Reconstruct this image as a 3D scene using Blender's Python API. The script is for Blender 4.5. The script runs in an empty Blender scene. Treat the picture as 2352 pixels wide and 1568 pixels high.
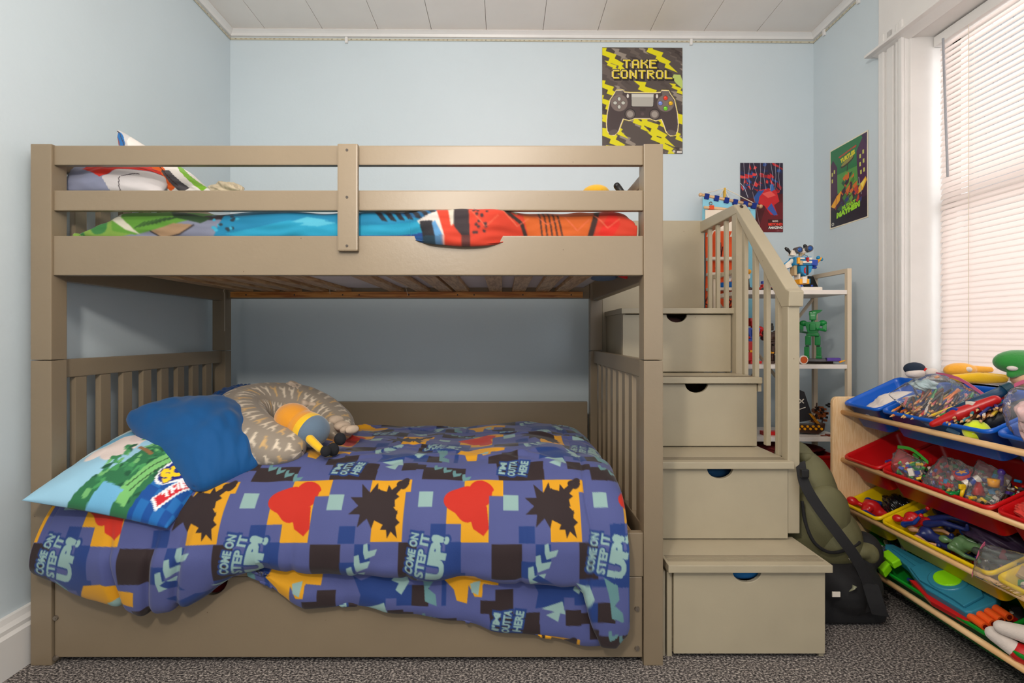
import bpy, bmesh, math, random
import numpy as np
from mathutils import Vector, Matrix, Euler
random.seed(7)
RNG = np.random.RandomState(11)
SC = bpy.context.scene
COL = SC.collection
PI = math.pi

# ------------------------------------------------------------------ camera, world, lights
F = 1152.0
CX, CY, CH = 1159.0, 770.0, 1.06
cam = bpy.data.cameras.new('camera'); camo = bpy.data.objects.new('camera', cam); COL.objects.link(camo)
camo.location = (0, 0, CH); camo.rotation_euler = (PI/2, 0, 0)
cam.sensor_width = 36; cam.lens = F/2352*36
cam.shift_x = (1176-CX)/2352; cam.shift_y = -(784-CY)/2352
cam.clip_start = 0.02
SC.camera = camo
w = bpy.data.worlds.new('daylight'); SC.world = w; w.use_nodes = True
bgn = w.node_tree.nodes['Background']
bgn.inputs[0].default_value = (0.93, 0.96, 1.0, 1); bgn.inputs[1].default_value = 0.6
def area(name, loc, target, size, power, color, sy=None):
    l = bpy.data.lights.new(name, 'AREA'); o = bpy.data.objects.new(name, l); COL.objects.link(o)
    l.energy = power; l.color = color; l.size = size
    if sy: l.shape = 'RECTANGLE'; l.size_y = sy
    o.location = loc
    o.rotation_euler = (Vector(target)-Vector(loc)).to_track_quat('-Z', 'Y').to_euler()
    return o
def bulb(name, loc, power, color, r):
    l = bpy.data.lights.new(name, 'POINT'); o = bpy.data.objects.new(name, l); COL.objects.link(o)
    l.energy = power; l.color = color; l.shadow_soft_size = r; o.location = loc; return o
bulb('standing_lamp', (-0.42, -0.12, 1.88), 78, (1.0, 0.925, 0.825), 0.08)
bulb('ceiling_wash_fill', (0.15, -0.1, 2.45), 26, (1.0, 0.95, 0.88), 0.18)  # unseen fill behind the camera, added to brighten ceiling and walls
area('upward_fill', (-0.1, 0.5, 2.05), (0.1, 2.2, 3.0), 0.5, 13, (1.0, 0.94, 0.88))  # added up-facing fill, out of view, lightens the ceiling
area('daylight_outside', (2.75, 1.6, 1.7), (1.5, 1.7, 1.5), 1.8, 55, (0.98, 0.99, 1.0), 2.2)
area('cool_area_rear', (1.6, -0.9, 1.5), (-0.6, 2.0, 1.0), 1.2, 12, (0.86, 0.93, 1.0), 1.6)  # cool area light behind the camera on the right, aimed at the bed
SC.view_settings.view_transform = 'Standard'
SC.view_settings.look = 'None'
SC.view_settings.gamma = 1
SC.view_settings.use_curve_mapping = False
SC.view_settings.exposure = 0.0

# ------------------------------------------------------------------ helpers
def W(px, py, Y):
    return Vector(((px-CX)/F*Y, Y, CH-(py-CY)/F*Y))
def lin(c):
    c = np.asarray(c, float)/255.0
    return np.where(c <= 0.04045, c/12.92, ((c+0.055)/1.055)**2.4)
_m = {}
def mat(name, rgb, rough=0.5, var=0.06, bump=0.0, bscale=200, metal=0.0, spec=0.5, vscale=6, sheen=0):
    if name in _m: return _m[name]
    m = bpy.data.materials.new(name); m.use_nodes = True
    nt = m.node_tree; b = nt.nodes['Principled BSDF']
    c = lin(rgb)
    tc = nt.nodes.new('ShaderNodeTexCoord')
    n = nt.nodes.new('ShaderNodeTexNoise'); n.inputs['Scale'].default_value = vscale; n.inputs['Detail'].default_value = 4
    nt.links.new(tc.outputs['Object'], n.inputs['Vector'])
    r = nt.nodes.new('ShaderNodeValToRGB')
    r.color_ramp.elements[0].position = 0.3; r.color_ramp.elements[1].position = 0.7
    r.color_ramp.elements[0].color = (*np.clip(c*(1-var), 0, 1), 1)
    r.color_ramp.elements[1].color = (*np.clip(c*(1+var), 0, 1), 1)
    nt.links.new(n.outputs['Fac'], r.inputs['Fac']); nt.links.new(r.outputs['Color'], b.inputs['Base Color'])
    b.inputs['Roughness'].default_value = rough; b.inputs['Metallic'].default_value = metal
    b.inputs['Specular IOR Level'].default_value = spec
    if sheen: b.inputs['Sheen Weight'].default_value = sheen
    if bump:
        n2 = nt.nodes.new('ShaderNodeTexNoise'); n2.inputs['Scale'].default_value = bscale; n2.inputs['Detail'].default_value = 3
        nt.links.new(tc.outputs['Object'], n2.inputs['Vector'])
        bp = nt.nodes.new('ShaderNodeBump'); bp.inputs['Strength'].default_value = bump; bp.inputs['Distance'].default_value = 0.002
        nt.links.new(n2.outputs['Fac'], bp.inputs['Height']); nt.links.new(bp.outputs['Normal'], b.inputs['Normal'])
    _m[name] = m; return m
def attr_mat(name, rough=0.8, bump=0.25, sheen=0.0, spec=0.3):
    if name in _m: return _m[name]
    m = bpy.data.materials.new(name); m.use_nodes = True
    nt = m.node_tree; b = nt.nodes['Principled BSDF']
    a = nt.nodes.new('ShaderNodeAttribute'); a.attribute_name = 'Col'
    nt.links.new(a.outputs['Color'], b.inputs['Base Color'])
    b.inputs['Roughness'].default_value = rough; b.inputs['Specular IOR Level'].default_value = spec
    if sheen: b.inputs['Sheen Weight'].default_value = sheen
    if bump:
        tc = nt.nodes.new('ShaderNodeTexCoord')
        n2 = nt.nodes.new('ShaderNodeTexNoise'); n2.inputs['Scale'].default_value = 260; n2.inputs['Detail'].default_value = 3
        nt.links.new(tc.outputs['Object'], n2.inputs['Vector'])
        bp = nt.nodes.new('ShaderNodeBump'); bp.inputs['Strength'].default_value = bump; bp.inputs['Distance'].default_value = 0.001
        nt.links.new(n2.outputs['Fac'], bp.inputs['Height']); nt.links.new(bp.outputs['Normal'], b.inputs['Normal'])
    _m[name] = m; return m
def wood_mat(name, c1, c2, rough=0.45, stretch=(1, 14, 14), scale=3):
    if name in _m: return _m[name]
    m = bpy.data.materials.new(name); m.use_nodes = True
    nt = m.node_tree; b = nt.nodes['Principled BSDF']
    tc = nt.nodes.new('ShaderNodeTexCoord'); mp = nt.nodes.new('ShaderNodeMapping'); mp.inputs['Scale'].default_value = stretch
    n = nt.nodes.new('ShaderNodeTexNoise'); n.inputs['Scale'].default_value = scale; n.inputs['Detail'].default_value = 6; n.inputs['Distortion'].default_value = 0.6
    nt.links.new(tc.outputs['Object'], mp.inputs['Vector']); nt.links.new(mp.outputs['Vector'], n.inputs['Vector'])
    r = nt.nodes.new('ShaderNodeValToRGB')
    r.color_ramp.elements[0].position = 0.38; r.color_ramp.elements[1].position = 0.6
    r.color_ramp.elements[0].color = (*lin(c1), 1); r.color_ramp.elements[1].color = (*lin(c2), 1)
    nt.links.new(n.outputs['Fac'], r.inputs['Fac']); nt.links.new(r.outputs['Color'], b.inputs['Base Color'])
    b.inputs['Roughness'].default_value = rough
    _m[name] = m; return m
def plastic_film(name, tint=(235, 240, 245), a=0.07):
    if name in _m: return _m[name]
    m = bpy.data.materials.new(name); m.use_nodes = True; nt = m.node_tree
    nt.nodes.clear()
    out = nt.nodes.new('ShaderNodeOutputMaterial'); tr = nt.nodes.new('ShaderNodeBsdfTransparent')
    gl = nt.nodes.new('ShaderNodeBsdfGlossy'); gl.inputs['Roughness'].default_value = 0.12
    df = nt.nodes.new('ShaderNodeBsdfDiffuse'); df.inputs['Color'].default_value = (*lin(tint), 1)
    m1 = nt.nodes.new('ShaderNodeMixShader'); m1.inputs[0].default_value = a
    m2 = nt.nodes.new('ShaderNodeMixShader'); lw = nt.nodes.new('ShaderNodeLayerWeight'); lw.inputs['Blend'].default_value = 0.14
    tc = nt.nodes.new('ShaderNodeTexCoord'); n2 = nt.nodes.new('ShaderNodeTexNoise'); n2.inputs['Scale'].default_value = 30; n2.inputs['Detail'].default_value = 3
    nt.links.new(tc.outputs['Object'], n2.inputs['Vector'])
    bp = nt.nodes.new('ShaderNodeBump'); bp.inputs['Strength'].default_value = 0.7; bp.inputs['Distance'].default_value = 0.01
    nt.links.new(n2.outputs['Fac'], bp.inputs['Height']); nt.links.new(bp.outputs['Normal'], gl.inputs['Normal'])
    nt.links.new(bp.outputs['Normal'], lw.inputs['Normal'])
    nt.links.new(tr.outputs[0], m1.inputs[1]); nt.links.new(df.outputs[0], m1.inputs[2])
    nt.links.new(lw.outputs['Fresnel'], m2.inputs[0]); nt.links.new(m1.outputs[0], m2.inputs[1]); nt.links.new(gl.outputs[0], m2.inputs[2])
    nt.links.new(m2.outputs[0], out.inputs['Surface'])
    _m[name] = m; return m

def link(o, parent=None):
    COL.objects.link(o)
    if parent is not None:
        o.parent = parent
        p = parent; loc = Vector((0, 0, 0)); M = Matrix.Identity(4)
        chain = []
        while p is not None:
            chain.append(p); p = p.parent
        for q in reversed(chain):
            M = M @ (q.matrix_parent_inverse if q.parent else Matrix.Identity(4)) @ q.matrix_basis
        o.matrix_parent_inverse = M.inverted()
    return o
def tag(o, label=None, cat=None, group=None, kind=None):
    if label: o['label'] = label
    if cat: o['category'] = cat
    if group: o['group'] = group
    if kind: o['kind'] = kind
    return o
def thing(name, label, cat, loc=(0, 0, 0), group=None):
    o = bpy.data.objects.new(name, None); o.location = loc; o.empty_display_size = 0.05
    COL.objects.link(o); return tag(o, label, cat, group)
def moved(root, vec, label=None, rotz=0, group=None):
    r = root.copy(); COL.objects.link(r); r.location = Vector(root.location)+Vector(vec); r.rotation_euler.z += rotz
    if label: r['label'] = label
    if group: r['group'] = group
    for ch in list(root.children):
        c = ch.copy(); COL.objects.link(c); c.parent = r; c.matrix_parent_inverse = ch.matrix_parent_inverse
        for g in ch.children:
            d = g.copy(); COL.objects.link(d); d.parent = c; d.matrix_parent_inverse = g.matrix_parent_inverse
    return r

class B:
    def __init__(s, M=None): s.bm = bmesh.new(); s.M = M
    def _x(s, vs):
        if s.M is not None: bmesh.ops.transform(s.bm, matrix=s.M, verts=vs)
    def box(s, x0, x1, y0, y1, z0, z1, bev=0.0, seg=2, rot=None):
        c = Vector(((x0+x1)/2, (y0+y1)/2, (z0+z1)/2))
        m = Matrix.Translation(c)
        if rot is not None: m = m @ rot.to_4x4()
        m = m @ Matrix.Diagonal((abs(x1-x0), abs(y1-y0), abs(z1-z0), 1))
        r = bmesh.ops.create_cube(s.bm, size=1, matrix=m)
        vs = r['verts']
        if bev > 0:
            es = set(e for v in vs for e in v.link_edges)
            r2 = bmesh.ops.bevel(s.bm, geom=list(es), offset=bev, segments=seg, affect='EDGES', profile=0.7)
            vs = list(set(v for v in r2['verts'] if v.is_valid) | set(v for v in vs if v.is_valid))
            fs = set(f for v in vs for f in v.link_faces); vs = list(set(v for f in fs for v in f.verts))
        s._x(vs); return s
    def cyl(s, p0, p1, r0, r1=None, seg=16, caps=True):
        p0 = Vector(p0); p1 = Vector(p1); r1 = r0 if r1 is None else r1
        d = p1-p0; L = d.length
        m = Matrix.Translation((p0+p1)/2) @ d.to_track_quat('Z', 'Y').to_matrix().to_4x4()
        r = bmesh.ops.create_cone(s.bm, cap_ends=caps, cap_tris=False, segments=seg, radius1=r0, radius2=r1, depth=L, matrix=m)
        s._x(r['verts']); return s
    def ell(s, c, r, rot=None, seg=20):
        if isinstance(r, (int, float)): r = (r, r, r)
        m = Matrix.Translation(Vector(c))
        if rot is not None: m = m @ rot.to_4x4()
        m = m @ Matrix.Diagonal((r[0], r[1], r[2], 1))
        q = bmesh.ops.create_uvsphere(s.bm, u_segments=seg, v_segments=max(6, seg//2), radius=1, matrix=m)
        s._x(q['verts']); return s
    def cap(s, p0, p1, r0, r1=None, seg=12):
        r1 = r0 if r1 is None else r1
        s.cyl(p0, p1, r0, r1, seg); s.ell(p0, r0, seg=seg); s.ell(p1, r1, seg=seg); return s
    def tube(s, pts, rad, seg=10, flat=1.0, closed=False):
        pts = [Vector(p) for p in pts]; n = len(pts)
        if not hasattr(rad, '__len__'): rad = [rad]*n
        up = Vector((0, 0, 1)); rings = []
        for i in range(n):
            t = (pts[min(i+1, n-1)]-pts[max(i-1, 0)]).normalized()
            a = t.cross(up)
            if a.length < 1e-3: a = t.cross(Vector((0, 1, 0)))
            a.normalize(); b = a.cross(t).normalized()
            rings.append([s.bm.verts.new(pts[i]+a*rad[i]*math.cos(2*PI*k/seg)+b*rad[i]*flat*math.sin(2*PI*k/seg)) for k in range(seg)])
        for i in range(n-1):
            for k in range(seg):
                s.bm.faces.new((rings[i][k], rings[i][(k+1) % seg], rings[i+1][(k+1) % seg], rings[i+1][k]))
        s.bm.faces.new(rings[0][::-1]); s.bm.faces.new(rings[-1])
        s._x([v for r in rings for v in r]); return s
    def ribbon(s, pts, wdir, w, th=0.003):
        pts = [Vector(p) for p in pts]; rings = []; n = len(pts)
        for i in range(n):
            wd = Vector(wdir[i] if hasattr(wdir[0], '__len__') else wdir).normalized()*w/2
            t = (pts[min(i+1, n-1)]-pts[max(i-1, 0)]).normalized(); nn = t.cross(wd).normalized()*th/2
            rings.append([s.bm.verts.new(pts[i]+a) for a in (wd+nn, wd-nn, -wd-nn, -wd+nn)])
        for i in range(n-1):
            for k in range(4):
                s.bm.faces.new((rings[i][k], rings[i][(k+1) % 4], rings[i+1][(k+1) % 4], rings[i+1][k]))
        s.bm.faces.new(rings[0][::-1]); s.bm.faces.new(rings[-1])
        s._x([v for r in rings for v in r]); return s
    def prism(s, poly, axis, a, b):
        # polygon in the plane normal to axis, extruded from a to b
        def P(u, v, t):
            return {'x': (t, u, v), 'y': (u, t, v), 'z': (u, v, t)}[axis]
        A = [s.bm.verts.new(P(u, v, a)) for u, v in poly]; Bv = [s.bm.verts.new(P(u, v, b)) for u, v in poly]
        n = len(poly)
        s.bm.faces.new(A); s.bm.faces.new(Bv[::-1])
        for i in range(n): s.bm.faces.new((A[i], Bv[i], Bv[(i+1) % n], A[(i+1) % n]))
        s._x(A+Bv); return s
    def done(s, name, m, parent=None, smooth=False, remesh=0, bevel=0, subs=0, disp=0):
        bmesh.ops.recalc_face_normals(s.bm, faces=s.bm.faces)
        me = bpy.data.meshes.new(name); s.bm.to_mesh(me); s.bm.free()
        if smooth or remesh: me.polygons.foreach_set('use_smooth', [True]*len(me.polygons))
        me.materials.append(m)
        o = bpy.data.objects.new(name, me); link(o, parent)
        if bevel:
            md = o.modifiers.new('bevel', 'BEVEL'); md.width = bevel; md.segments = 2; md.limit_method = 'ANGLE'; md.angle_limit = math.radians(40)
        if remesh:
            md = o.modifiers.new('remesh', 'REMESH'); md.mode = 'VOXEL'; md.voxel_size = remesh; md.use_smooth_shade = True
            md = o.modifiers.new('smooth', 'SMOOTH'); md.factor = 0.6; md.iterations = 5
        return o
def snoise(x, y, seed, freq, n=7):
    r = np.random.RandomState(seed); z = np.zeros_like(x)
    for i in range(n):
        a = r.rand()*2*PI; f = freq*(0.5+1.1*r.rand()); ph = r.rand()*2*PI
        z += np.sin((x*np.cos(a)+y*np.sin(a))*f*2*PI+ph+1.3*np.sin((x*np.sin(a)-y*np.cos(a))*f*2.2+ph*2))
    return z/n
def grid_normals(P):
    du = np.gradient(P, axis=0); dv = np.gradient(P, axis=1)
    n = np.cross(du, dv); return n/(np.linalg.norm(n, axis=2, keepdims=True)+1e-9)
def sheet(name, P, C, m, parent=None, solid=0, closed_u=False):
    nu, nv, _ = P.shape
    idx = np.arange(nu*nv).reshape(nu, nv)
    if closed_u:
        idx = np.vstack([idx, idx[:1]])
    f = np.stack([idx[:-1, :-1], idx[1:, :-1], idx[1:, 1:], idx[:-1, 1:]], axis=-1).reshape(-1, 4)
    me = bpy.data.meshes.new(name)
    me.vertices.add(nu*nv); me.vertices.foreach_set('co', P.reshape(-1).astype(np.float32))
    me.loops.add(f.size); me.loops.foreach_set('vertex_index', f.reshape(-1).astype(np.int32))
    me.polygons.add(len(f)); me.polygons.foreach_set('loop_start', np.arange(0, f.size, 4, dtype=np.int32))
    me.polygons.foreach_set('loop_total', np.full(len(f), 4, dtype=np.int32))
    me.polygons.foreach_set('use_smooth', np.ones(len(f), dtype=bool))
    me.update(calc_edges=True); me.validate()
    if C is not None:
        ca = me.color_attributes.new(name='Col', type='FLOAT_COLOR', domain='POINT')
        c4 = np.ones((nu*nv, 4), np.float32); c4[:, :3] = lin(np.clip(C.reshape(-1, 3), 0, 255)); ca.data.foreach_set('color', c4.reshape(-1))
    me.materials.append(m)
    o = bpy.data.objects.new(name, me); link(o, parent)
    if solid:
        md = o.modifiers.new('solid', 'SOLIDIFY'); md.thickness = solid; md.offset = -1
    return o

# ---- a small painter for surface patterns (colour attributes)
_tx = {}
def text_tris(s, offset):
    k = (s, round(offset, 3))
    if k in _tx: return _tx[k]
    cu = bpy.data.curves.new('t', 'FONT'); cu.body = s; cu.size = 1; cu.offset = offset; cu.resolution_u = 3; cu.fill_mode = 'FRONT'
    o = bpy.data.objects.new('t', cu); COL.objects.link(o)
    me = bpy.data.meshes.new_from_object(o)
    me.calc_loop_triangles()
    v = np.array([x.co[:2] for x in me.vertices]); t = [tuple(x.vertices) for x in me.loop_triangles]
    tr = np.array([[v[i] for i in q] for q in t]) if t else np.zeros((0, 3, 2))
    bpy.data.objects.remove(o); bpy.data.curves.remove(cu); bpy.data.meshes.remove(me)
    _tx[k] = tr; return tr
class Cv:
    def __init__(s, w, h, ppu, bg):
        s.w, s.h, s.p = w, h, ppu
        s.W, s.H = int(round(w*ppu)), int(round(h*ppu))
        s.a = np.zeros((s.H, s.W, 3), np.float32)+np.array(bg, np.float32)
    def poly(s, pts, col, tile=False):
        pts = np.array(pts, float)*s.p
        x0, y0 = np.floor(pts.min(0)).astype(int); x1, y1 = np.ceil(pts.max(0)).astype(int)+1
        if not tile:
            x0 = max(x0, 0); y0 = max(y0, 0); x1 = min(x1, s.W); y1 = min(y1, s.H)
        if x1 <= x0 or y1 <= y0: return s
        gx, gy = np.meshgrid(np.arange(x0, x1)+.5, np.arange(y0, y1)+.5)
        ins = np.zeros(gx.shape, bool); n = len(pts)
        for i in range(n):
            ax, ay = pts[i]; bx, by = pts[(i+1) % n]
            if ay == by: continue
            c = (ay > gy) != (by > gy)
            ins ^= c & (gx < (bx-ax)*(gy-ay)/(by-ay)+ax)
        yy, xx = np.nonzero(ins); yy += y0; xx += x0
        if tile: yy %= s.H; xx %= s.W
        s.a[yy, xx] = col; return s
    def rect(s, x0, y0, x1, y1, col, tile=False): return s.poly([(x0, y0), (x1, y0), (x1, y1), (x0, y1)], col, tile)
    def ell(s, cx, cy, rx, ry, col, rot=0, tile=False, n=28):
        c, q = math.cos(rot), math.sin(rot)
        return s.poly([(cx+rx*math.cos(t)*c-ry*math.sin(t)*q, cy+rx*math.cos(t)*q+ry*math.sin(t)*c) for t in np.linspace(0, 2*PI, n, endpoint=False)], col, tile)
    def line(s, pts, w, col, tile=False):
        for (ax, ay), (bx, by) in zip(pts[:-1], pts[1:]):
            d = math.hypot(bx-ax, by-ay) or 1; nx, ny = -(by-ay)/d*w/2, (bx-ax)/d*w/2
            s.poly([(ax+nx, ay+ny), (bx+nx, by+ny), (bx-nx, by-ny), (ax-nx, ay-ny)], col, tile)
        return s
    def text(s, t, cx, cy, w, h, col, rot=0, bold=0.03, out=None, outw=0.08, tile=False, shear=0.0):
        base = text_tris(t, bold)
        if len(base) == 0: return s
        mn = base.reshape(-1, 2).min(0); mx = base.reshape(-1, 2).max(0); ctr = (mn+mx)/2; sc = np.array([w, h])/(mx-mn)
        c, q = math.cos(rot), math.sin(rot)
        for tr, cc in (([text_tris(t, outw), out]) if out is not None else [None, None],) + ((base, col),):
            if tr is None: continue
            for T in tr:
                d = (T-ctr)*sc; dx = d[:, 0]+d[:, 1]*shear; dy = -d[:, 1]
                s.poly(np.stack([cx+dx*c-dy*q, cy+dx*q+dy*c], 1), cc, tile)
        return s
    def blob(s, cx, cy, r, col, seed, spikes=9, amp=0.35, tile=False, sy=1.0, sharp=False):
        rr = np.random.RandomState(seed); pts = []
        n = spikes*(2 if sharp else 6)
        for i in range(n):
            t = 2*PI*i/n
            if sharp: q = r*(1+amp*rr.rand()) if i % 2 == 0 else r*(0.62+0.1*rr.rand())
            else: q = r*(1+amp*math.sin(spikes*0.5*t+seed)*0.5+amp*0.5*math.sin(2.3*t+seed*2))
            pts.append((cx+q*math.cos(t), cy+q*sy*math.sin(t)))
        return s.poly(pts, col, tile)
    def blur(s, k=1):
        a = s.a
        for _ in range(k):
            a = (np.roll(a, 1, 0)+2*a+np.roll(a, -1, 0))/4; a = (np.roll(a, 1, 1)+2*a+np.roll(a, -1, 1))/4
        s.a = a; return s
    def sample(s, x, y, wrap=False):
        fx = x*s.p-.5; fy = y*s.p-.5
        ix = np.floor(fx).astype(int); iy = np.floor(fy).astype(int); tx = (fx-ix)[..., None]; ty = (fy-iy)[..., None]
        if wrap: g = lambda i, j: s.a[j % s.H, i % s.W]
        else: g = lambda i, j: s.a[np.clip(j, 0, s.H-1), np.clip(i, 0, s.W-1)]
        return (g(ix, iy)*(1-tx)+g(ix+1, iy)*tx)*(1-ty)+(g(ix, iy+1)*(1-tx)+g(ix+1, iy+1)*tx)*ty
def catmull(P, n):
    P = np.array(P, float); P = np.vstack([2*P[0]-P[1], P, 2*P[-1]-P[-2]]); out = []
    m = len(P)-3
    for t in np.linspace(0, m-1e-6, n):
        i = int(t); u = t-i; a, b, c, d = P[i:i+4]
        out.append(0.5*((2*b)+(-a+c)*u+(2*a-5*b+4*c-d)*u*u+(-a+3*b-3*c+d)*u**3))
    return np.array(out)

# ------------------------------------------------------------------ materials
M_wall = mat('wall_paint', (202, 213, 219), 0.42, 0.02, 0.25, 60, spec=0.4, vscale=2)
def speckle(m):
    nt = m.node_tree; b = nt.nodes['Principled BSDF']; src = b.inputs['Base Color'].links[0].from_socket
    tc = nt.nodes.new('ShaderNodeTexCoord'); v = nt.nodes.new('ShaderNodeTexVoronoi'); v.inputs['Scale'].default_value = 11
    lt = nt.nodes.new('ShaderNodeMath'); lt.operation = 'LESS_THAN'; lt.inputs[1].default_value = .018
    mx = nt.nodes.new('ShaderNodeMix'); mx.data_type = 'RGBA'; mx.inputs['B'].default_value = (*lin((92, 70, 50)), 1)
    nt.links.new(tc.outputs['Object'], v.inputs['Vector']); nt.links.new(v.outputs['Distance'], lt.inputs[0])
    nt.links.new(lt.outputs[0], mx.inputs['Factor']); nt.links.new(src, mx.inputs['A']); nt.links.new(mx.outputs['Result'], b.inputs['Base Color'])
M_white = mat('white_trim_paint', (222, 219, 216), 0.35, 0.03, 0.2, 40)
M_ceil = mat('ceiling_paint', (234, 227, 221), 0.5, 0.02)
M_grey = mat('greige_paint', (133, 117, 95), 0.38, 0.045, 0.12, 90, vscale=3)
M_cream = mat('cream_greige_paint', (172, 160, 136), 0.38, 0.04, 0.1, 90)
speckle(M_grey); speckle(M_cream)
M_pine = wood_mat('pine_ledger', (168, 96, 36), (214, 146, 72), stretch=(2, 30, 30))
M_slat = wood_mat('pine_slat', (176, 130, 84), (214, 176, 128), stretch=(30, 3, 30))
M_maple = wood_mat('maple_laminate', (232, 190, 138), (242, 208, 162), stretch=(40, 40, 4), scale=4)
M_rod = wood_mat('pine_rod', (222, 176, 120), (234, 196, 146), stretch=(20, 2, 20))
M_black = mat('black_fabric', (22, 21, 23), 0.85, 0.15, 0.3, 300)
M_blackp = mat('black_plastic', (20, 20, 22), 0.35)
M_dark = mat('dark_screw', (62, 52, 44), 0.5)
M_bolt = mat('bolt_metal', (140, 130, 118), 0.35, metal=0.7)
M_matt = mat('mattress_ticking', (222, 214, 214), 0.9, 0.04, 0.3, 120)
M_ff = attr_mat('printed_cotton', 0.75, 0.3, 0.15)
M_paper = attr_mat('printed_paper', 0.32, 0.0, 0, 0.5)
M_string = mat('white_string', (226, 216, 196), 0.9)

# ------------------------------------------------------------------ room shell
XL, XR, ZC, YN = -1.57, 1.79, 2.80, -1.6
def D(x): return 2.87+0.0105*(x-XL)
def struct(o): o['kind'] = 'structure'; return o
b = B(); b.prism([(XL-.1, YN), (XR+.12, YN), (XR+.12, D(XR)+.1), (XL-.1, D(XL)+.1)], 'z', -0.1, 0.0)
m = bpy.data.materials.new('carpet'); m.use_nodes = True; nt = m.node_tree; bs = nt.nodes['Principled BSDF']
tc = nt.nodes.new('ShaderNodeTexCoord'); mp = nt.nodes.new('ShaderNodeMapping'); mp.inputs['Scale'].default_value = (1, 1.5, 1)
n1 = nt.nodes.new('ShaderNodeTexNoise'); n1.inputs['Scale'].default_value = 120; n1.inputs['Detail'].default_value = 3; n1.inputs['Roughness'].default_value = .7
r = nt.nodes.new('ShaderNodeValToRGB'); e = r.color_ramp.elements
e[0].position = .38; e[0].color = (*lin((26, 23, 25)), 1); e[1].position = .62; e[1].color = (*lin((196, 186, 178)), 1)
q = e.new(.5); q.color = (*lin((94, 87, 85)), 1)
nt.links.new(tc.outputs['Object'], mp.inputs[0]); nt.links.new(mp.outputs[0], n1.inputs[0]); nt.links.new(n1.outputs[0], r.inputs[0]); nt.links.new(r.outputs[0], bs.inputs['Base Color'])
bp = nt.nodes.new('ShaderNodeBump'); bp.inputs['Strength'].default_value = 1; bp.inputs['Distance'].default_value = .006
nt.links.new(n1.outputs[0], bp.inputs['Height']); nt.links.new(bp.outputs[0], bs.inputs['Normal']); bs.inputs['Roughness'].default_value = .95
M_carpet = m
struct(b.done('floor', M_carpet))
b = B(); b.prism([(XL-.1, YN), (XL, YN), (XL, D(XL)), (XL-.1, D(XL))], 'z', 0, ZC); struct(b.done('wall_left', M_wall))
b = B(); b.prism([(XL-.1, D(XL-.1)), (XR+.12, D(XR+.12)), (XR+.12, D(XR)+.12), (XL-.1, D(XL)+.12)], 'z', 0, ZC); struct(b.done('wall_back', M_wall))
# right wall with window opening
WY0, WY1, WZ0, WZ1, WX = 1.22, 2.215, 0.865, 2.38, 1.92
b = B()
b.prism([(WY1, 0), (D(XR), 0), (D(XR), ZC), (WY1, ZC)], 'x', XR, XR+.12)
b.prism([(YN, 0), (WY0, 0), (WY0, ZC), (YN, ZC)], 'x', XR, XR+.12)
b.box(XR, XR+.12, WY0, WY1, 0, WZ0).box(XR, XR+.12, WY0, WY1, WZ1, ZC)
struct(b.done('wall_right', M_wall))
# ceiling boards
gx = [XL, -1.361, -1.035, -.72, -.417, -.104, .219, .5325, .833, 1.141, 1.445, XR]
b = B()
for i in range(len(gx)-1):
    b.box(gx[i]+.0012, gx[i+1]-.0012, YN, D(XR), ZC, ZC+.012, 0.0015, 1)
b.box(XL-.1, XR+.12, YN, D(XR)+.1, ZC+.012, ZC+.05)
struct(b.done('ceiling', M_ceil))
# crown moulding
prof = [(0, 0), (.03, 0), (.034, -.006), (.026, -.012), (.018, -.02), (.012, -.032), (0, -.034)]
b = B()
def crown(p0, p1, inn):
    p0 = Vector(p0); p1 = Vector(p1); inn = Vector(inn)
    A = [b.bm.verts.new(p0+inn*u+Vector((0, 0, v))) for u, v in prof]; Q = [b.bm.verts.new(p1+inn*u+Vector((0, 0, v))) for u, v in prof]
    n = len(prof); b.bm.faces.new(A); b.bm.faces.new(Q[::-1])
    for i in range(n): b.bm.faces.new((A[i], Q[i], Q[(i+1) % n], A[(i+1) % n]))
crown((XL, D(XL), ZC), (XR, D(XR), ZC), (0, -1, 0)); struct(b.done('trim_1', M_white))
b = B(); crown((XL, YN, ZC), (XL, D(XL), ZC), (1, 0, 0)); struct(b.done('trim_2', M_white))
b = B(); crown((XR, YN, ZC), (XR, D(XR), ZC), (-1, 0, 0)); struct(b.done('trim_3', M_white))
# led strip with clips
led = thing('light_strip', 'thin cream adhesive light strip running under the ceiling moulding', 'light strip', (0, 2.85, 2.75))
cv = Cv(3.3, .02, 400, (196, 190, 170))
for i in range(120):
    x = .03+i*.0275; cv.rect(x, .004, x+(.012 if i % 4 else .005), .014, (168, 156, 132) if i % 4 else (70, 60, 52))
M_led = attr_mat('strip_print', .5, 0)
def striprun(p0, p1, nrm):
    p0 = Vector(p0); p1 = Vector(p1); L = (p1-p0).length; nu = int(L/.005)
    u = np.linspace(0, 1, nu)[:, None]; v = np.linspace(0, 1, 6)[None, :]
    P = np.zeros((nu, 6, 3))
    for k in range(3): P[..., k] = p0[k]+(p1[k]-p0[k])*u+nrm[k]*.004+0*v
    P[..., 2] += v*.012
    C = cv.sample((u*L+0*v) % 3.3, .02-v*.02+0*u)
    sheet('tape', P, C, M_led, led, solid=.002)
striprun((XL, D(XL), 2.749), (XR, D(XR), 2.749), (0, -1, 0))
striprun((XL, .3, 2.749), (XL, D(XL), 2.749), (1, 0, 0)); striprun((XR, D(XR), 2.749), (XR, .3, 2.749), (-1, 0, 0))
for x in (-.905, 1.075):
    b = B(); b.box(x-.008, x+.008, D(x)-.012, D(x), 2.732, 2.766, .002); b.done('clip', M_white, led)
for y in (2.53, 2.80):
    b = B(); b.box(XR-.012, XR, y-.008, y+.008, 2.732, 2.766, .002); b.done('clip', M_white, led)
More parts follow.
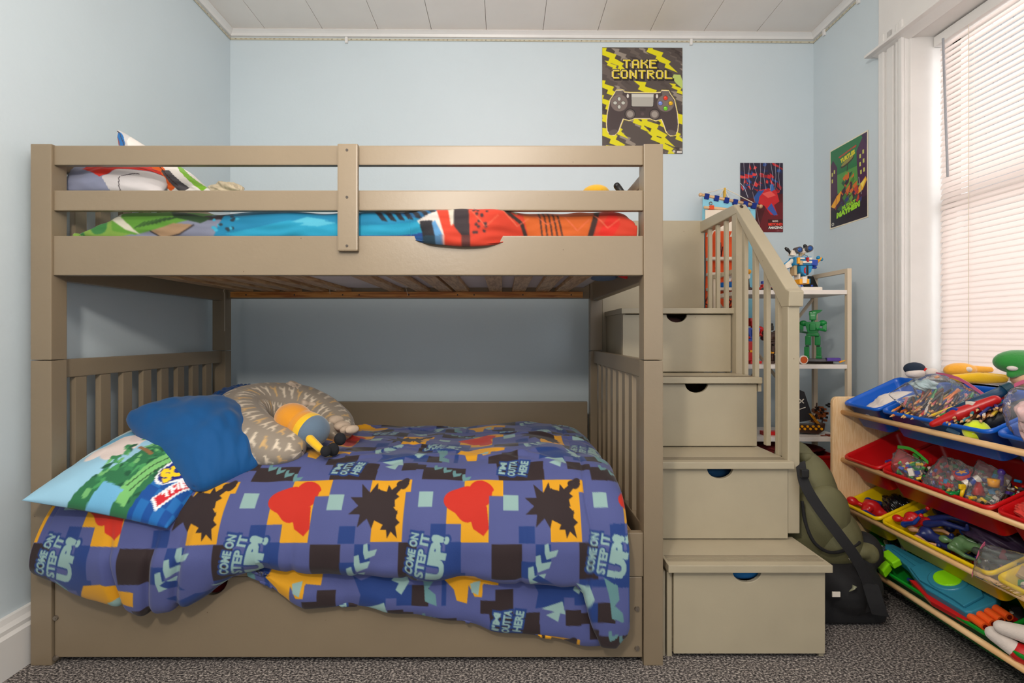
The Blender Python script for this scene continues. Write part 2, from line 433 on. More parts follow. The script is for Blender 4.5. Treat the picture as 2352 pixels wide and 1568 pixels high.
b = B(); b.box(XL, XL+.012, 2.35, 2.366, 2.73, 2.766, .002); b.done('clip', M_white, led)
# baseboards
b = B(); b.prism([(XL, 0), (XL+.036, 0), (XL+.036, .125), (XL+.028, .135), (XL+.028, .148), (XL+.018, .16), (XL+.012, .176), (XL, .178)], 'y', YN, D(XL)); struct(b.done('baseboard_left', M_white))
b = B(); b.box(XL+.036, XR-.02, 2.852, D(XL)+.03, 0, .175, .004); struct(b.done('baseboard_back', M_white))
b = B(); b.prism([(XR, 0), (XR-.02, 0), (XR-.02, .14), (XR-.01, .175), (XR, .178)], 'y', YN, 2.84); struct(b.done('baseboard_right', M_white))

# ------------------------------------------------------------------ window
win = bpy.data.objects.new('window_1', None); win.location = (XR, 1.7, WZ0); COL.objects.link(win); win['kind'] = 'structure'
b = B()   # far side casing with fluting
cw = 2.367
b.box(XR-.018, XR, WY1+.004, cw, 0.0, 2.47, .003)
b.box(XR-.03, XR-.018, WY1+.118, cw-.004, .0, 2.462, .004); b.box(XR-.026, XR-.018, WY1+.062, WY1+.104, .0, 2.462, .006); b.box(XR-.034, XR-.018, WY1+.004, WY1+.026, .0, 2.462, .005)
b.box(XR-.028, XR-.018, WY1+.034, WY1+.05, .0, 2.462, .005)
b.done('casing_side', M_white, win)
b = B(); b.box(XR-.02, XR, WY0-.15, WY0, .0, 2.47, .003); b.done('casing_side', M_white, win)
b = B(); b.box(XR-.026, XR, WY0-.16, cw, WZ1+.03, 2.69, .004)
b.box(XR-.034, XR-.02, WY0-.16, cw-.01, WZ1+.012, WZ1+.032, .004); b.done('casing_head', M_white, win)
b = B(); b.box(XR-.07, XR, WY0-.19, cw+.035, WZ1+.004, WZ1+.016, .003); b.prism([(XR-.045, WZ1+.004), (XR, WZ1+.004), (XR, WZ1-.012), (XR-.01, WZ1-.008)], 'y', WY0-.17, cw+.015); b.done('drip_cap', M_white, win)
b = B(); b.box(XR-.002, WX+.08, WY1-.006, WY1+.014, WZ0, WZ1+.004, .001).box(XR-.002, WX+.08, WY0-.014, WY0+.006, WZ0, WZ1+.004, .001).box(XR-.002, WX+.08, WY0, WY1, WZ1-.006, WZ1+.014, .001); b.done('jamb', M_white, win)
b = B(); b.box(XR-.03, WX+.06, WY0-.02, WY1+.02, WZ0-.03, WZ0, .004); b.done('window_sill', M_white, win)
for z0, z1, x in ((WZ0, 1.655, 1.955), (1.615, WZ1, 1.975)):
    b = B(); s_ = .045
    b.box(x, x+.03, WY0, WY0+s_, z0, z1).box(x, x+.03, WY1-s_, WY1, z0, z1).box(x, x+.03, WY0, WY1, z0, z0+s_).box(x, x+.03, WY0, WY1, z1-s_, z1)
    if z0 < 1: b.box(x+.005, x+.025, 1.70, 1.722, z0, z1)
    f = b.done('sash', M_white, win)
    b = B(); b.box(x+.012, x+.016, WY0+s_, WY1-s_, z0+s_, z1-s_); b.done('pane', plastic_film('window_glass', (240, 245, 250), .03), f)
# venetian blind
M_blind = bpy.data.materials.new('blind_vinyl'); M_blind.use_nodes = True; nt = M_blind.node_tree; nt.nodes.clear()
out = nt.nodes.new('ShaderNodeOutputMaterial'); df = nt.nodes.new('ShaderNodeBsdfPrincipled'); tl = nt.nodes.new('ShaderNodeBsdfTranslucent'); mx = nt.nodes.new('ShaderNodeMixShader')
nz = nt.nodes.new('ShaderNodeTexNoise'); nz.inputs['Scale'].default_value = 3; rr_ = nt.nodes.new('ShaderNodeValToRGB')
rr_.color_ramp.elements[0].color = (*lin((236, 226, 222)), 1); rr_.color_ramp.elements[1].color = (*lin((244, 238, 234)), 1)
nt.links.new(nz.outputs[0], rr_.inputs[0]); nt.links.new(rr_.outputs[0], df.inputs['Base Color']); nt.links.new(rr_.outputs[0], tl.inputs['Color'])
df.inputs['Roughness'].default_value = .4; mx.inputs[0].default_value = .55
nt.links.new(df.outputs[0], mx.inputs[1]); nt.links.new(tl.outputs[0], mx.inputs[2]); nt.links.new(mx.outputs[0], out.inputs[0])
bl = thing('venetian_blind', 'white slatted venetian blind lowered over the window', 'blind', (WX-.02, 1.7, WZ0))
bx = 1.905
b = B(); b.box(bx-.02, bx+.016, WY0+.01, WY1-.012, WZ1-.055, WZ1-.012, .003); b.done('head_rail', M_white, bl)
b = B()
z = WZ1-.07; k = 0; ang = math.radians(66)
while z > WZ0+.03:
    hw = .0135; n = 6; pts = []
    for i in range(n+1):
        t = -1+2*i/n; cx_ = t*hw; cz_ = .0022*(1-t*t)
        # tilted: room side edge down
        pts.append((bx+cx_*math.cos(ang)-cz_*math.sin(ang), z+cx_*math.sin(ang)+cz_*math.cos(ang)))
    ring = [(p[0], p[1]) for p in pts]+[(p[0]+.0006, p[1]+.0004) for p in reversed(pts)]
    tw = .0012*math.sin(k*1.7)
    b.prism([(u+tw*0, v) for u, v in ring], 'y', WY0+.014, WY1-.028-.004*(k % 2))
    z -= .0232; k += 1
b.done('slats', M_blind, bl)
for y in (2.045, 1.66, 1.36):
    b = B(); b.cyl((bx-.013, y, WZ0+.01), (bx-.013, y, WZ1-.05), .0011, seg=6); b.cyl((bx+.013, y+.004, WZ0+.01), (bx+.013, y+.004, WZ1-.05), .0011, seg=6); b.done('ladder_cord', M_string, bl)
b = B(); b.cyl((bx-.03, 2.145, WZ1-.05), (bx-.032, 2.12, 1.73), .0045, seg=6); b.done('tilt_wand', mat('wand_grey', (150, 152, 158), .25), bl)
b = B(); b.box(bx-.013, bx+.013, WY0+.014, WY1-.028, WZ0+.004, WZ0+.02, .003); b.done('bottom_rail', M_white, bl)
# neighbouring daylight: a pale brick house wall across the way is not visible through the closed slats

# ------------------------------------------------------------------ bunk bed
Y0, Y1 = 1.61, 2.67
PT = .058
XA0, XA1, XB0, XB1 = -1.522, -1.455, .447, .509
bed = thing('bunk_bed', 'greige painted wooden bunk bed with side rails and slatted ends', 'bunk bed', ((XA0+XB1)/2, 2.14, 0))
for (x0, x1) in ((XA0, XA1), (XB0, XB1)):
    for (y0, y1) in ((Y0, Y0+PT), (Y1-PT, Y1)):
        b = B(); b.box(x0, x1, y0, y1, 0, .979, .003); b.done('lower_post', M_grey, bed)
        b = B(); b.box(x0, x1, y0, y1, .981, 1.675, .003); b.done('upper_post', M_grey, bed)
def part(name, *a, m=None, bev=.004):
    b = B(); b.box(*a, bev); return b.done(name, m or M_grey, bed)
for ya, yb in ((1.618, 1.64), (2.64, 2.662)):
    part('guard_rail', XA1, XB0, ya, yb, 1.6096, 1.6727)
    part('guard_rail', XA1, XB0, ya, yb, 1.4625, 1.528)
    part('side_rail', XA1, XB0, ya-.002, yb+.002, 1.2535, 1.381)
batten = part('batten', -.533, -.468, 1.597, 1.6155, 1.329, 1.671, bev=.005)
for z in (1.65, 1.50, 1.345):
    b = B(); b.cyl((-.502, 1.5975, z), (-.502, 1.5955, z), .0042, seg=10); b.done('screw', M_dark, batten)
part('lower_side_rail', XA1, XB0, 1.616, 1.64, .283, .4245)
part('lower_back_panel', XA1, XB0-.012, 2.63, 2.655, .2, .712)
part('ledger', XA1+.03, XB0-.04, 2.605, 2.638, 1.257, 1.2866, m=M_pine, bev=.002)
for px in (565, 676, 787, 825, 939, 1051, 1089, 1201, 1312):
    p = W(px, 677, 2.605); b = B(); b.cyl((p.x, 2.6065, p.z), (p.x, 2.604, p.z), .0038, seg=10); b.done('ledger_screw', M_dark, bed)
part('ledger', XA1+.03, XB0-.04, 1.642, 1.665, 1.257, 1.2866, m=M_pine, bev=.002)
for i, xc in enumerate((-1.35, -1.215, -1.095, -.96, -.836, -.56, -.425, -.303, -.22, -.045, .075, .196, .30)):
    b = B(); th = [0.02, -.01, .015, -.02, .01][i % 5]*.4
    b.box(xc-.034, xc+.034, 1.645, 2.635, 1.2875, 1.306, .004, rot=Matrix.Rotation(th*.6, 3, 'Z')); b.done('bed_slat', M_slat, bed)
# ends
for side, (xa, xb) in (('l', (-1.499, -1.473)), ('r', (.462, .488))):
    part('end_rail', xa, xb, Y0+PT, Y1-PT, .918, .980)
    part('end_rail', xa, xb, Y0+PT, Y1-PT, .33, .42)
    part('end_beam', xa-.004, xb+.004, Y0+PT, Y1-PT, 1.241, 1.38)
    for k in range(8):
        y = 1.7216+.108*k+.003; part('end_slat', xa+.003, xb-.003, y, y+.048, .42, .918, bev=.003)
    if side == 'l':
        part('end_rail', xa, xb, Y0+PT, Y1-PT, 1.61, 1.6727)
        for k in range(8):
            y = 1.7216+.108*k+.003; part('end_slat', xa+.003, xb-.003, y, y+.048, 1.38, 1.61, bev=.003)
part('end_guard_rail', .462, .488, Y0+PT, 1.915, 1.565, 1.607)
part('end_guard_stile', .462, .488, Y0+PT, 1.735, 1.38, 1.565)
# mattresses
b = B(); b.box(-1.36, .38, 1.69, 2.60, 1.3075, 1.40, .035, 4); tag(b.done('mattress', M_matt), 'white mattress lying on the pine slats of the top bunk', 'mattress', group=None)
# sag of ticking between slats
u = np.linspace(-1.42, .41, 180)[:, None]; v = np.linspace(1.66, 2.6, 60)[None, :]
P = np.zeros((180, 60, 3)); P[..., 0] = u+0*v; P[..., 1] = v+0*u
sag = 0*u
for xc, wd, dp in ((-.70, .10, .012), (-.492, .04, .006), (-.155, .05, .004), (-.01, .05, .003)):
    sag = sag+dp*np.exp(-((u-xc)/wd)**4)
P[..., 2] = 1.3073-sag*np.clip(np.sin(PI*(v-1.66)/.94), 0, 1)**.5
b = None
sheet('ticking_sag', P, None, M_matt, bpy.data.objects['mattress'], solid=-.002)
b = B(); b.box(-1.43, .34, 1.655, 2.60, .40, .555, .04, 4); tag(b.done('mattress', M_matt), 'thick mattress on the lower bunk beneath the blue checked duvet', 'mattress')
b = B(); b.box(-1.44, .43, 1.65, 2.625, .36, .399, .002); b.done('lower_slat_base', M_slat, bed)
# loose threads
for pts in ([(751, 632), (757, 655), (758, 675)], [(760, 632), (766, 652), (772, 668)], [(934, 638), (931, 655), (937, 679)], [(517, 660), (513, 668), (516, 674), (516, 760)]):
    b = B(); b.tube([W(x, y, 2.45) for x, y in pts], .0009, seg=5); tag(b.done('loose_thread', M_string), {751: 'white thread dangling under the top bunk, straighter of a close pair', 760: 'white thread dangling under the top bunk, slanting right beside another', 934: 'single white thread hanging below a slat near the bed middle', 517: 'long thin thread hanging by the rear left bed post'}[pts[0][0]], 'thread')
# trundle drawer front
tr = thing('trundle_drawer', 'long greige drawer front on the carpet under the lower bunk', 'drawer', (-.5, 1.63, 0))
def notch(cx, hw, dp, n=14):
    return [(cx+hw*math.cos(t)*1.0, -dp*math.sin(t)) for t in np.linspace(0, PI, n)]
zt = .281
poly = [(-1.452, .022), (.4445, .022), (.4445, zt)]
for cxn in (-.10, -.945): poly += [(p[0], zt+p[1]) for p in notch(cxn, .052, .058)]
poly += [(-1.452, zt)]
b = B(); b.prism(poly, 'y', 1.618, 1.636); b.done('drawer_front', M_grey, tr, bevel=.0025)
b = B(); b.box(-1.44, .43, 1.636, 1.645, .02, .05).box(-1.44, .43, 1.7, 2.5, .03, .05).box(-1.44, -1.425, 1.64, 2.5, .03, .2).box(.415, .43, 1.64, 2.5, .03, .2).box(-1.44, .43, 2.49, 2.5, .03, .2); b.done('drawer_body', M_slat, tr)
for px, py in ((129, 1418), (129, 1510), (1463, 1397), (1463, 1488)):
    p = W(px, py, 1.618); b = B(); b.cyl((p.x, 1.6185, p.z), (p.x, 1.6125, p.z), .0085, .007, seg=18); b.cyl((p.x, 1.6126, p.z), (p.x, 1.611, p.z), .003, seg=6); b.done('bolt', M_bolt, tr)
b = B(); b.ell((-.96, 1.70, .2), (.06, .04, .03)); tag(b.done('red_cloth', mat('red_cloth', (150, 30, 30), .9), None, True), 'scrap of red cloth showing through the drawer hand hole', 'cloth')

# ------------------------------------------------------------------ storage stairs
st = thing('storage_staircase', 'greige staircase of four drawer steps with slatted handrail', 'stairs', (.8, 2.1, 0))
SX0 = .537
steps = [(1.645, 1.054, .315), (1.828, 1.035, .603), (2.052, 1.035, .890), (2.288, 1.035, 1.184)]
M_grv = mat('groove_line_paint', (100, 88, 70), .5)
zprev = 0
for i, (yf, xr, zt) in enumerate(steps):
    z0 = zprev+.004; zb = zt-.025
    # carcass sides
    b = B(); b.box(SX0, SX0+.016, yf+.012, 2.65, zprev, zb, .001); b.done('side_panel', M_cream, st)
    b = B(); b.box(xr-.016, xr, yf+.012, 2.65, zprev, zb, .001); b.done('side_panel', M_cream, st)
    # tread
    yb = steps[i+1][0]+.03 if i < 3 else 2.65
    b = B(); b.box(SX0-.008 if i else SX0-.006, xr+.010, yf-.02, yb if i < 3 else 2.66, zb, zt, .003)
    tread = b.done('tread', M_cream, st)
    b = B()
    for k in range(5):
        yy = yf+.012+k*.010; b.box(SX0+.002, xr, yy, yy+.0025, zt-.001, zt+.0006)
    b.done('grip_groove', M_grv, tread)
    # drawer front
    cxn = (SX0+xr)/2; fx0, fx1 = SX0+.018 if i == 0 else SX0+.002, xr-.002
    zz = zb-.004
    poly = [(fx0, z0+(.012 if i == 0 else 0)), (fx1, z0+(.012 if i == 0 else 0)), (fx1, zz)]+[(p[0], zz+p[1]) for p in notch(cxn, .047, .036)]+[(fx0, zz)]
    b = B(); b.prism(poly, 'y', yf, yf+.016)
    d = b.done('drawer', M_cream, st, bevel=.002)
    b = B(); b.box(fx0+.02, fx1-.02, yf+.03, 2.3 if i < 2 else 2.6, z0+.02, z0+.028).box(fx0+.02, fx0+.03, yf+.018, 2.3 if i < 2 else 2.6, z0+.02, zz-.06).box(fx1-.03, fx1-.02, yf+.018, 2.3 if i < 2 else 2.6, z0+.02, zz-.06)
    b.done('drawer_tray', M_slat, d)
    zprev = zt
b = B(); b.box(.517, 1.056, 2.652, 2.668, 0, 1.667, .003); b.done('back_panel', M_cream, st)
b = B(); b.box(SX0-.018, SX0-.006, 1.66, 1.69, 0, .28); b.done('front_stile', M_cream, st)
# outside panels
b = B(); b.box(1.037, 1.053, 2.275, 2.65, .90, 1.18, .002); b.done('side_cleat', M_cream, st)
b = B(); b.box(1.037, 1.05, 2.05, 2.14, .83, .865, .002); b.done('side_cleat', M_cream, st)
RX0, RX1 = 1.0365, 1.0805
b = B(); b.box(RX0, RX1, 1.828+.008, 1.876, .335, 1.20, .004); b.done('newel_post', M_cream, st)
b = B(); b.box(RX0, RX1, 2.245, 2.29, .86, 1.61, .004); b.done('newel_post', M_cream, st)
# level handrail and sloping handrail
b = B(); b.prism([(2.29, 1.604), (2.66, 1.604), (2.66, 1.663), (2.262, 1.651), (2.235, 1.604)], 'x', RX0-.002, RX1+.008); b.done('handrail', M_cream, st, bevel=.004)
b = B(); b.prism([(2.262, 1.651), (2.235, 1.585), (1.876, 1.165), (1.826, 1.165), (1.822, 1.222), (1.845, 1.232)], 'x', RX0-.002, RX1+.008); b.done('handrail', M_cream, st, bevel=.004)
def zrail(y): return 1.651-(2.262-y)*(1.651-1.232)/(2.262-1.845)-.07
for px, zb_ in ((1707, .865), (1731, .865), (1757, .62), (1784, .60)):
    yc = 1.045*F/(px-CX); b = B(); b.box(1.045, 1.063, yc-.012, yc+.012, zb_, zrail(yc)+.03, .003); b.done('baluster', M_cream, st)
for px in (1627, 1645, 1664):
    yc = 1.045*F/(px-CX); b = B(); b.box(1.045, 1.062, yc-.011, yc+.011, 1.05, 1.61, .003); b.done('baluster', M_cream, st)
b = B(); p = (1.058, 2.245, 1.648); b.cyl((1.06, 2.25, 1.640), (1.06, 2.238, 1.632), .006, seg=12); b.done('bolt_hole', M_dark, st)
# things inside the drawers
b = B(); b.ell((.80, 1.70, .262), (.075, .035, .022)).ell((.84, 1.69, .268), (.04, .025, .014)); tag(b.done('folded_shirt', mat('blue_shirt', (20, 100, 160), .9, .1, .3, 80), None, remesh=.005), 'bright blue shirt showing in the hand hole of the bottom step drawer', 'clothes')
b = B(); b.ell((.79, 1.90, .545), (.075, .035, .022)).ell((.76, 1.885, .55), (.03, .025, .014)); tag(b.done('folded_shirt', mat('teal_shirt', (18, 70, 110), .9, .1, .3, 80), None, remesh=.005), 'dark teal shirt showing in the hand hole of the second step drawer', 'clothes')
b = B(); b.ell((.77, 2.36, 1.12), (.08, .04, .025)); tag(b.done('folded_shirt', mat('maroon_shirt', (70, 40, 36), .9, .2, .3, 80), None, remesh=.005), 'dark maroon garment showing in the hand hole of the topmost step drawer', 'clothes')

# ------------------------------------------------------------------ shelf unit
M_shelf = mat('shelf_white', (222, 214, 206), .4); M_frame = mat('shelf_frame_beige', (206, 190, 166), .4, .03)
sh = thing('shelf_unit', 'beige metal frame shelf unit with white shelves in the corner', 'shelf', (1.36, 2.5, 0))
b = B(); f_ = .02
for x in (1.096, 1.62):
    b = B(); b.box(x-f_/2, x+f_/2, 2.355, 2.375, 0, 1.375, .001).box(x-f_/2, x+f_/2, 2.61, 2.63, 0, 1.375, .001).box(x-f_/2, x+f_/2, 2.375, 2.61, 1.355, 1.375, .001).box(x-f_/2, x+f_/2, 2.375, 2.61, 0, .02, .001)
    b.done('end_frame', M_frame, sh)
for z in (1.265, .915, .573, .19):
    b = B(); b.box(1.106, 1.61, 2.357, 2.628, z-.012, z+.008, .002); b.done('shelf', M_shelf, sh)
b = B(); b.tube([(1.10, 2.62, .60), (1.61, 2.62, 1.25)], .008, seg=6); b.tube([(1.61, 2.622, .60), (1.10, 2.622, 1.25)], .008, seg=6); b.done('cross_brace', M_frame, sh)

# ------------------------------------------------------------------ bin rack
rk = thing('toy_bin_rack', 'pale maple toy rack with four tiers of coloured bins by the window', 'toy rack', (1.6, 1.77, 0))
pp = [(1.443, 0), (1.745, 0), (1.745, .79)]+[(1.443+.025-.025*math.sin(t), .79-.025+.025*math.cos(t)) for t in np.linspace(0, PI/2, 6)]
for y in (2.205, 1.265):
    b = B(); b.prism(pp, 'y', y, y+.018); b.done('end_panel', M_maple, rk, bevel=.002)
RZ = [.7235, .514, .309, .104]; FZ = [.7645, .5315, .330, .142]
d_ = Vector((.908, 0, .419)); n_ = Vector((-.419, 0, .908))
for k in range(4):
    b = B(); b.cyl((1.487, 1.283, RZ[k]), (1.487, 2.205, RZ[k]), .0105, seg=14); b.done('rod', M_rod, rk, True)
    b = B(); pb = Vector((1.478, 0, FZ[k]))+d_*.252-n_*.03; b.cyl((pb.x+.014, 1.283, pb.z), (pb.x+.014, 2.205, pb.z), .0105, seg=14); b.done('rod', M_rod, rk, True)
M_bin = [mat('bin_blue', (12, 92, 196), .3, .03), mat('bin_red', (196, 16, 20), .3, .03), mat('bin_yellow', (232, 196, 10), .3, .03), mat('bin_green', (16, 138, 40), .3, .03)]
def rrect(w, d, r, n=5):
    pts = []
    for cx_, cy_, a0 in ((w/2-r, d/2-r, 0), (-w/2+r, d/2-r, PI/2), (-w/2+r, -d/2+r, PI), (w/2-r, -d/2+r, 3*PI/2)):
        for i in range(n+1):
            t = a0+PI/2*i/n; pts.append((cx_+r*math.cos(t), cy_+r*math.sin(t)))
    return pts
YR = [(1.987, 2.196), (1.527, 1.977), (1.287, 1.517)]
SZ = ['small far', 'large middle', 'small near']
def inbin(k, y, a, h):
    return Vector((1.475, y, FZ[k]))+d_*a+n_*h
def make_bin(k, j, depth=.118):
    y0, y1 = YR[j]; w_ = y1-y0; L = .272
    o = inbin(k, (y0+y1)/2, L/2, 0)
    Mx = Matrix((( d_.x, 0, n_.x, o.x), (0, 1, 0, o.y), (d_.z, 0, n_.z, o.z), (0, 0, 0, 1)))
    rings = [(L-.052, w_-.045, -depth, .02), (L-.047, w_-.04, -depth+.003, .022), (L-.026, w_-.022, -.012, .022), (L-.006, w_-.004, -.012, .024), (L, w_, -.007, .026), (L-.002, w_-.002, 0, .026), (L-.012, w_-.012, .003, .024), (L-.024, w_-.022, -.001, .02), (L-.032, w_-.028, -.012, .02), (L-.056, w_-.05, -depth+.004, .018), (L-.12, w_-.1, -depth+.004, .01)]
    b = B(Mx); rv = []
    for (a, c, z, r) in rings:
        rv.append([b.bm.verts.new((p[0], p[1], z)) for p in rrect(a, c, r)])
    n = len(rv[0])
    for i in range(len(rv)-1):
        for q in range(n): b.bm.faces.new((rv[i][q], rv[i][(q+1) % n], rv[i+1][(q+1) % n], rv[i+1][q]))
    b.bm.faces.new(rv[0][::-1]); b.bm.faces.new(rv[-1])
    b._x([v for r in rv for v in r])
    cn = ['blue', 'red', 'yellow', 'green'][k]; tn = ['top', 'second', 'third', 'bottom'][k]
    o = b.done('storage_bin', M_bin[k], None, True)
    tag(o, '%s plastic bin, %s one on the %s tier of the toy rack' % (cn, SZ[j], tn), 'bin', 'plastic bins in the toy rack')
    return o
for k in range(4):
    for j in range(3): make_bin(k, j)

# ------------------------------------------------------------------ printed duvet on the lower bunk
PB = (88, 98, 168); DB = (32, 66, 146); BR = (50, 36, 40); YE = (246, 178, 26); RE = (222, 48, 30); PA = (160, 200, 206); TE = (108, 160, 172)
T = Cv(1190, 1150, .5, PB)
def chev(x, y, s, col, tile=True):
    T.poly([(x, y+.02*s), (x+.30*s, y-.08*s), (x+.38*s, y+.5*s), (x+1.05*s, y+.36*s), (x+.88*s, y+.82*s), (x+.14*s, y+1.12*s), (x+.0*s, y+.6*s)], col, tile)
# B row
T.rect(190, 300, 290, 405, DB); T.rect(775, 315, 880, 420, DB)
T.poly([(400, 0), (670, 0), (670, 120), (575, 120), (575, 415), (390, 415), (390, 300), (290, 300), (290, 195), (400, 195)], YE)
T.blob(405, 160, 118, RE, 3, 7, .22); T.blob(520, 95, 88, RE, 5, 5, .2); T.poly([(430, 200), (560, 190), (575, 330), (540, 375), (470, 330)], RE)
T.rect(575, 120, 690, 300, PB); T.rect(670, 110, 775, 215, PA)
T.poly([(945, 0), (1225, 0), (1225, 90), (1190, 90), (1190, 410), (985, 410), (985, 200), (945, 200)], YE, True)
T.blob(960, 185, 120, BR, 8, 9, .45, True, 1.1, True); T.blob(1080, 120, 62, BR, 12, 7, .7, True, 1.2, True)
T.blob(1105, 290, 62, BR, 21, 7, .5, True, 1.5, True); T.poly([(1000, 60), (1150, 230), (1090, 320), (960, 260)], BR)
T.line([(1060, 160), (1175, 20)], 26, BR); T.blob(1165, 30, 40, BR, 4, 6, .3, True)
T.rect(95, 90, 190, 195, PA)
# T row
T.rect(-20, 415, 105, 650, BR, True); T.rect(595, 425, 795, 648, BR)
T.rect(290, 410, 392, 620, DB); T.rect(790, 535, 890, 645, DB); T.rect(885, 425, 985, 540, DB); T.rect(200, 620, 420, 700, DB)
for (x, y, s) in ((942, 425, 85), (885, 495, 98), (835, 570, 112)): chev(x, y, s, PA)
R_ = -math.radians(80)
def otext(t, cx, cy, w, h, rot=R_, tl=True):
    T.text(t, cx, cy, w+30, h+26, DB, rot, .11, tile=tl); T.text(t, cx, cy, w, h, PA, rot, .072 if h > 100 else .048, tile=tl)
otext('COME ON', 70, 478, 250, 56); otext('STEP IT', 140, 490, 260, 60); otext('UP!', 238, 505, 275, 118)
# D row
T.rect(-20, 650, 330, 930, DB, True); T.rect(60, 700, 180, 800, PB); T.rect(100, 800, 215, 930, BR); T.rect(215, 700, 300, 930, PB)
T.poly([(140, 640), (230, 690), (240, 780), (190, 850), (170, 740)], TE); T.poly([(180, 800), (260, 860), (270, 930), (190, 900)], TE)
T.poly([(310, 760), (360, 660), (480, 645), (560, 690), (690, 700), (680, 800), (580, 790), (570, 880), (520, 880), (480, 800), (470, 920), (400, 900), (380, 830)], YE)
T.poly([(490, 790), (560, 770), (545, 870), (500, 850)], PA); T.rect(575, 800, 670, 895, PB)
T.poly([(890, 740), (950, 770), (1060, 720), (1190, 740), (1230, 690), (1230, 830), (1150, 930), (930, 960), (950, 860)], DB, True)
T.poly([(1150, 680), (1240, 700), (1270, 780), (1220, 860), (1180, 830), (1200, 790), (1150, 770), (1190, 730)], PA, True)
T.poly([(970, 960), (1110, 905), (1130, 990)], PA, True); T.rect(1120, 880, 1190, 960, PB)
T.poly([(860, 650), (900, 620), (1010, 690), (930, 690)], DB)
# C row
T.rect(560, 900, 660, 985, BR); T.rect(660, 830, 780, 1150, BR); T.rect(780, 1060, 960, 1150, BR); T.poly([(620, 985), (960, 985), (950, 1150), (640, 1150)], BR)
T.rect(1130, 960, 1235, 1060, BR, True); T.rect(100, 1020, 400, 1150, BR); T.rect(20, 980, 110, 1050, BR)
for i in range(4): chev(170+i*70, 985+i*35, 62, TE)
otext("I'M", 665, 1035, 120, 50, -math.radians(82)); otext('OUTTA', 735, 1035, 150, 55, -math.radians(82)); otext('HERE', 815, 1035, 135, 58, -math.radians(78))
T.poly([(1000, 1000), (1100, 960), (1080, 1040)], PA)
T.a *= np.array([.86, .84, .80], np.float32); T.blur(1)
SU = .562/1190
def profile_cols(xs, pts_fn, zref, s_top, s_front, yswitch):
    """columns of (Y,Z) resampled; returns X,Y,Z,arc grids"""
    out = []
    for x in xs:
        c = catmull(pts_fn(x), 260); d = np.r_[0, np.cumsum(np.linalg.norm(np.diff(c, axis=0), axis=1))]
        out.append((c, d))
    c0, d0 = out[len(out)//2]
    isw = np.argmax(c0[:, 0] < yswitch); f = d0[isw]/d0[-1]
    n1 = int(d0[isw]/s_top); n2 = int((d0[-1]-d0[isw])/s_front)
    t = np.r_[np.linspace(0, f, n1, endpoint=False), np.linspace(f, 1, n2)]
    P = np.zeros((len(xs), len(t), 3)); A = np.zeros((len(xs), len(t)))
    for i, (c, d) in enumerate(out):
        # keep the top part aligned: piecewise scaling at the switch
        j = np.argmax(c[:, 0] < yswitch); dj = d[j]
        s = np.where(t < f, t/f*dj, dj+(t-f)/(1-f)*(d[-1]-dj))
        P[i, :, 0] = xs[i]; P[i, :, 1] = np.interp(s, d, c[:, 0]); P[i, :, 2] = np.interp(s, d, c[:, 1])
        kz = j+np.argmax(c[j:, 1] < zref); A[i] = s-d[kz]
    return P, A
bot_px = [60, 75, 140, 210, 330, 430, 475, 525, 600, 700, 900, 1000, 1200, 1290, 1325, 1345, 1362, 1385, 1415, 1440, 1450]
bot_py = [1318, 1322, 1345, 1378, 1408, 1388, 1368, 1330, 1308, 1322, 1330, 1332, 1342, 1354, 1352, 1370, 1440, 1482, 1484, 1460, 1425]
def zbot(x):
    px = CX+x*F/1.555; return CH-(np.interp(px, bot_px, bot_py)-CY)/F*1.555
def prof(x):
    zb = zbot(x)
    e = max(0, (x-.30)/.085); rd = .05*(1-math.sqrt(max(0, 1-min(1, e)**2)))
    el = max(0, (-1.36-x)/.07); rd += .03*(1-math.sqrt(max(0, 1-min(1, el)**2)))
    hump = .02*math.exp(-((x-.08)/.22)**2)
    dz = .012*math.sin(x*7.3+1)+.008*math.sin(x*13)
    lobe = .035*math.exp(-((x+1.12)/.3)**2)
    return [(2.585, .50-rd), (2.56, .585+hump-rd), (2.46, .607+hump-rd), (2.25, .618+dz*.5-rd), (2.0, .622+dz-rd), (1.80, .628+dz*.6-rd), (1.68, .592-rd), (1.605-lobe, .512-rd*.8), (1.562-lobe, .42-rd*.3), (1.553-lobe*1.3, max(.36, zb+.05) if zb < .33 else .37), (1.556-lobe*.7, zb+.022), (1.578, zb), (1.60, zb+.02)]
xs = np.arange(-1.455, .3861, .0021)
P, A = profile_cols(xs, prof, .417, .006, .0023, 1.78)
U = (P[..., 0]+.321)/SU; V = 415+A/SU
front = np.clip((1.80-P[..., 1])/.2, 0, 1)
low = np.clip((.50-P[..., 2])/.15, 0, 1)
X_, Yy, Zz = P[..., 0], P[..., 1], P[..., 2]
fold = (0.85*np.abs(np.sin(X_*9.1+.6*np.sin(Zz*9)+.8))**2.2+.35*np.sin(X_*23+Zz*6+2*np.sin(X_*3.1))+.2*snoise(X_, Zz, 5, 5))
dsp = front*(.011*fold)*(.5+.5*low)+front*.004*snoise(X_*1.2, Zz*.8, 77, 7)
dsp += (1-front*.75)*(.011*snoise(X_, Yy*1.4, 3, 3.2)+.006*snoise(X_*.7, Yy, 9, 8))
crease = -.0022*np.exp(-((X_-.270-.01*np.sin(Zz*20))/.006)**2)*1.8
for xc, tl_ in ((-1.075, .10), (-1.20, -.12), (-.985, .16), (-.66, .05), (-.31, -.05), (.06, .08)):
    crease += -.018*np.exp(-((X_-xc-tl_*(Zz-.4))/.012)**2)*low*(1 if xc < -.9 else .35)
dsp += crease
